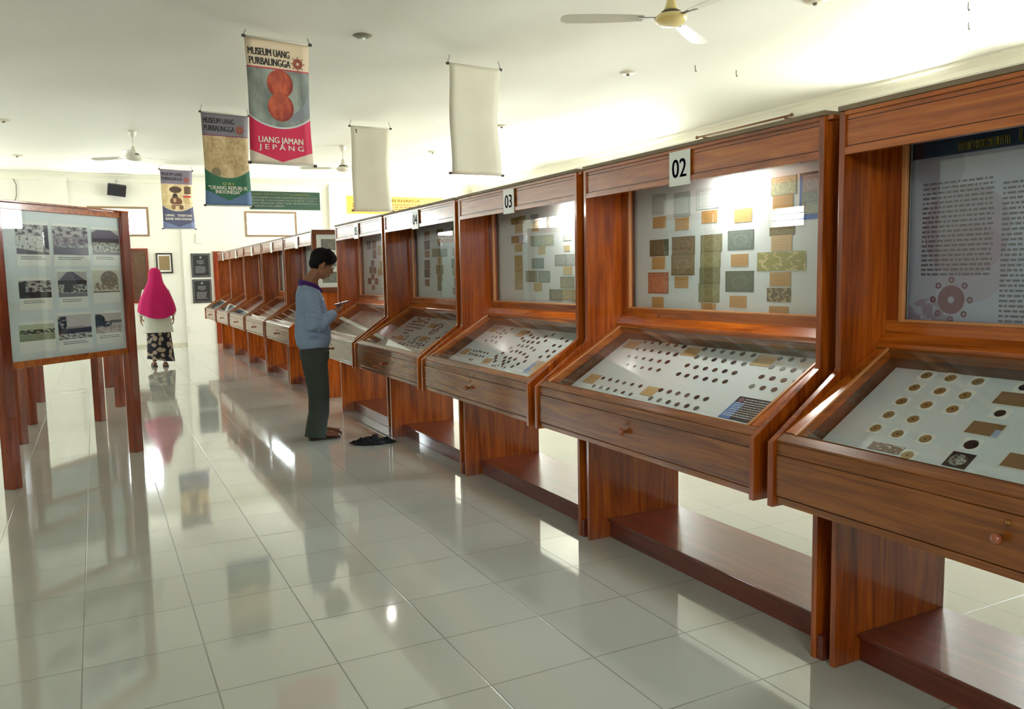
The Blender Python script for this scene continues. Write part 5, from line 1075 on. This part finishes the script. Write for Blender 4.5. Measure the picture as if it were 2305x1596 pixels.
b = MB(); b.box(-.056, .056, -.028, .028, .0091, .0096, 'screen'); b.build('screen', ph)
ph.matrix_world = man.matrix_basis @ Matrix.Translation((.246, -.012, 1.124)) @ Matrix.Rotation(-.22, 4, 'Y') @ Matrix.Rotation(.05, 4, 'Z')
tag(ph, 'small phone held in the man\'s hands above the tray', 'phone')

# ---- the woman, seen from behind, walking away: local frame faces +x, turned to +y
wom = empty('person', (.845, 13.9, 0), PI/2+.06); tag(wom, 'woman in long pink headscarf, white tunic and dark floral skirt, seen from behind', 'person')
HW_ = Matrix.Translation((.02, 0, 1.425)) @ Matrix.Rotation(.08, 4, 'Y')
b = MB(); head_parts(HW_, 'skin_w', b)
b.tube([(-.01, 0, 1.22), (.0, 0, 1.30), (.01, 0, 1.38)], [.055, .048, .046], 'skin_w', 18)
b.tube([(0, 0, .74), (0, 0, .92), (0, 0, 1.08), (-.005, 0, 1.20), (-.01, 0, 1.25)], [(.15, .11), (.12, .09), (.135, .1), (.145, .085), (.07, .055)], 'skin_w', 24)
for s_, fx in ((-1, -.05), (1, .07)):
    b.tube([(0, s_*.08, .76), (fx*.4, s_*.08, .45), (fx*.8, s_*.075, .25), (fx, s_*.07, .08)], [.085, .055, .045, .03], 'skin_w', 16)
    b.tube([(fx-.04, s_*.07, .04), (fx+.04, s_*.075, .035), (fx+.12, s_*.08, .025)], [.03, .03, .022], 'skin_w', 14)
    b.tube([(0, s_*.15, 1.20), (-.01, s_*.20, 1.0), (.0, s_*.225, .84), (.02, s_*.235, .79)], [.045, .038, .028, .024], 'skin_w', 16)
    hand(b, 'skin_w', (.02, s_*.235, .79), (.12, s_*.05, -1), (.2, -s_*.9, 0), (.3, .35, .4, .45), s_, .9)
remesh(b, 'body', .005, wom, 4)
b = MB()
for s_ in (-1, 1): b.M = HW_; b.ball((.074, s_*.028, .004), (.010, .012, .008), 'eye_white', 10); b.ball((.081, s_*.028, .003), (.004, .005, .005), 'eye_dark', 8)
b.build('eyes', wom, smooth=True)
b = MB()               # headscarf: open round the face, falling over shoulders and back
NS, rs = 48, []
prof = [(1.545, .02, .02, 0), (1.535, .062, .050, 0), (1.50, .092, .078, 0), (1.44, .104, .092, -.002), (1.38, .104, .096, -.006), (1.31, .112, .110, -.01), (1.24, .140, .150, -.012), (1.15, .165, .200, -.014), (1.04, .182, .238, -.018), (.93, .190, .262, -.02), (.84, .196, .272, -.02), (.78, .198, .268, -.02)]
vs = []
for j, (z, rx, ry, cx_) in enumerate(prof):
    for k in range(NS):
        t = 2*PI*k/NS; fold = 1+(.0 if j < 5 else .035*(j-4)/7)*math.sin(t*9+j*.25)+(.02*(j-4)/7 if j > 4 else 0)*math.sin(t*5+1)
        x = cx_+rx*fold*math.cos(t); y = ry*fold*math.sin(t); zz = z
        if j >= 9: zz += (.10*abs(math.sin(t))**2-.025)*(j-8)/3*1.0
        if 2 <= j <= 4 and math.cos(t) > .62: x -= .045*(math.cos(t)-.62)/.38
        vs.append((x, y, zz))
fs = [(j*NS+k, j*NS+(k+1) % NS, (j+1)*NS+(k+1) % NS, (j+1)*NS+k) for j in range(len(prof)-1) for k in range(NS) if not (2 <= j <= 3 and math.cos(2*PI*(k+.5)/NS) > .7)]
b.add(vs, fs, 'magenta'); o = b.build('headscarf', wom, smooth=True); sd = o.modifiers.new('t', 'SOLIDIFY'); sd.thickness = .006; sd.offset = 1; ss = o.modifiers.new('s', 'SUBSURF'); ss.levels = 1; ss.render_levels = 2
b = MB()
b.tube([(-.005, 0, .535), (0, 0, .62), (0, 0, .75), (0, 0, .95), (0, 0, 1.12), (-.005, 0, 1.22)], [(.225, .165), (.215, .155), (.195, .14), (.165, .12), (.165, .12), (.12, .09)], 'tunic', 32)
for s_ in (-1, 1): b.tube([(0, s_*.14, 1.20), (-.01, s_*.20, 1.0), (.0, s_*.232, .86), (.015, s_*.236, .81)], [.055, .05, .045, .042], 'tunic', 18)
remesh(b, 'tunic', .007, wom, 4)
b = MB(); NS = 40; vs = []; prof = [(.62, .15, .17), (.50, .155, .18), (.36, .16, .185), (.22, .17, .195), (.10, .178, .205)]
for j, (z, rx, ry) in enumerate(prof):
    for k in range(NS):
        t = 2*PI*k/NS; f = 1+.03*j/4*math.sin(t*7+j*.3)+.02*j/4*math.sin(t*4); vs.append((rx*f*math.cos(t), ry*f*math.sin(t)-.004*j, z+(.035*math.sin(t) if j == 4 else 0)))
b.add(vs, [(j*NS+k, j*NS+(k+1) % NS, (j+1)*NS+(k+1) % NS, (j+1)*NS+k) for j in range(4) for k in range(NS)], 'floral')
o = b.build('skirt', wom, smooth=True); sd = o.modifiers.new('t', 'SOLIDIFY'); sd.thickness = .004; ss = o.modifiers.new('s', 'SUBSURF'); ss.levels = 1; ss.render_levels = 1
for s_, fx in ((-1, -.05), (1, .07)):
    b = MB(); b.prism([(fx-.075, s_*.072-.02), (fx-.05, s_*.072-.038), (fx+.05, s_*.078-.042), (fx+.13, s_*.082-.03), (fx+.145, s_*.082), (fx+.13, s_*.082+.03), (fx+.05, s_*.078+.042), (fx-.05, s_*.072+.038), (fx-.075, s_*.072+.02)], 0, .016, 'sandal', 'z')
    sn = b.build('sandal', wom, bevel=.003)
    b = MB(); b.tube([(fx+.06, s_*.078-.04, .012), (fx+.055, s_*.078-.025, .055), (fx+.05, s_*.078, .066), (fx+.055, s_*.078+.025, .055), (fx+.06, s_*.078+.04, .012)], [(.006, .02)]*5, 'sandal', 10); b.build('strap', sn)
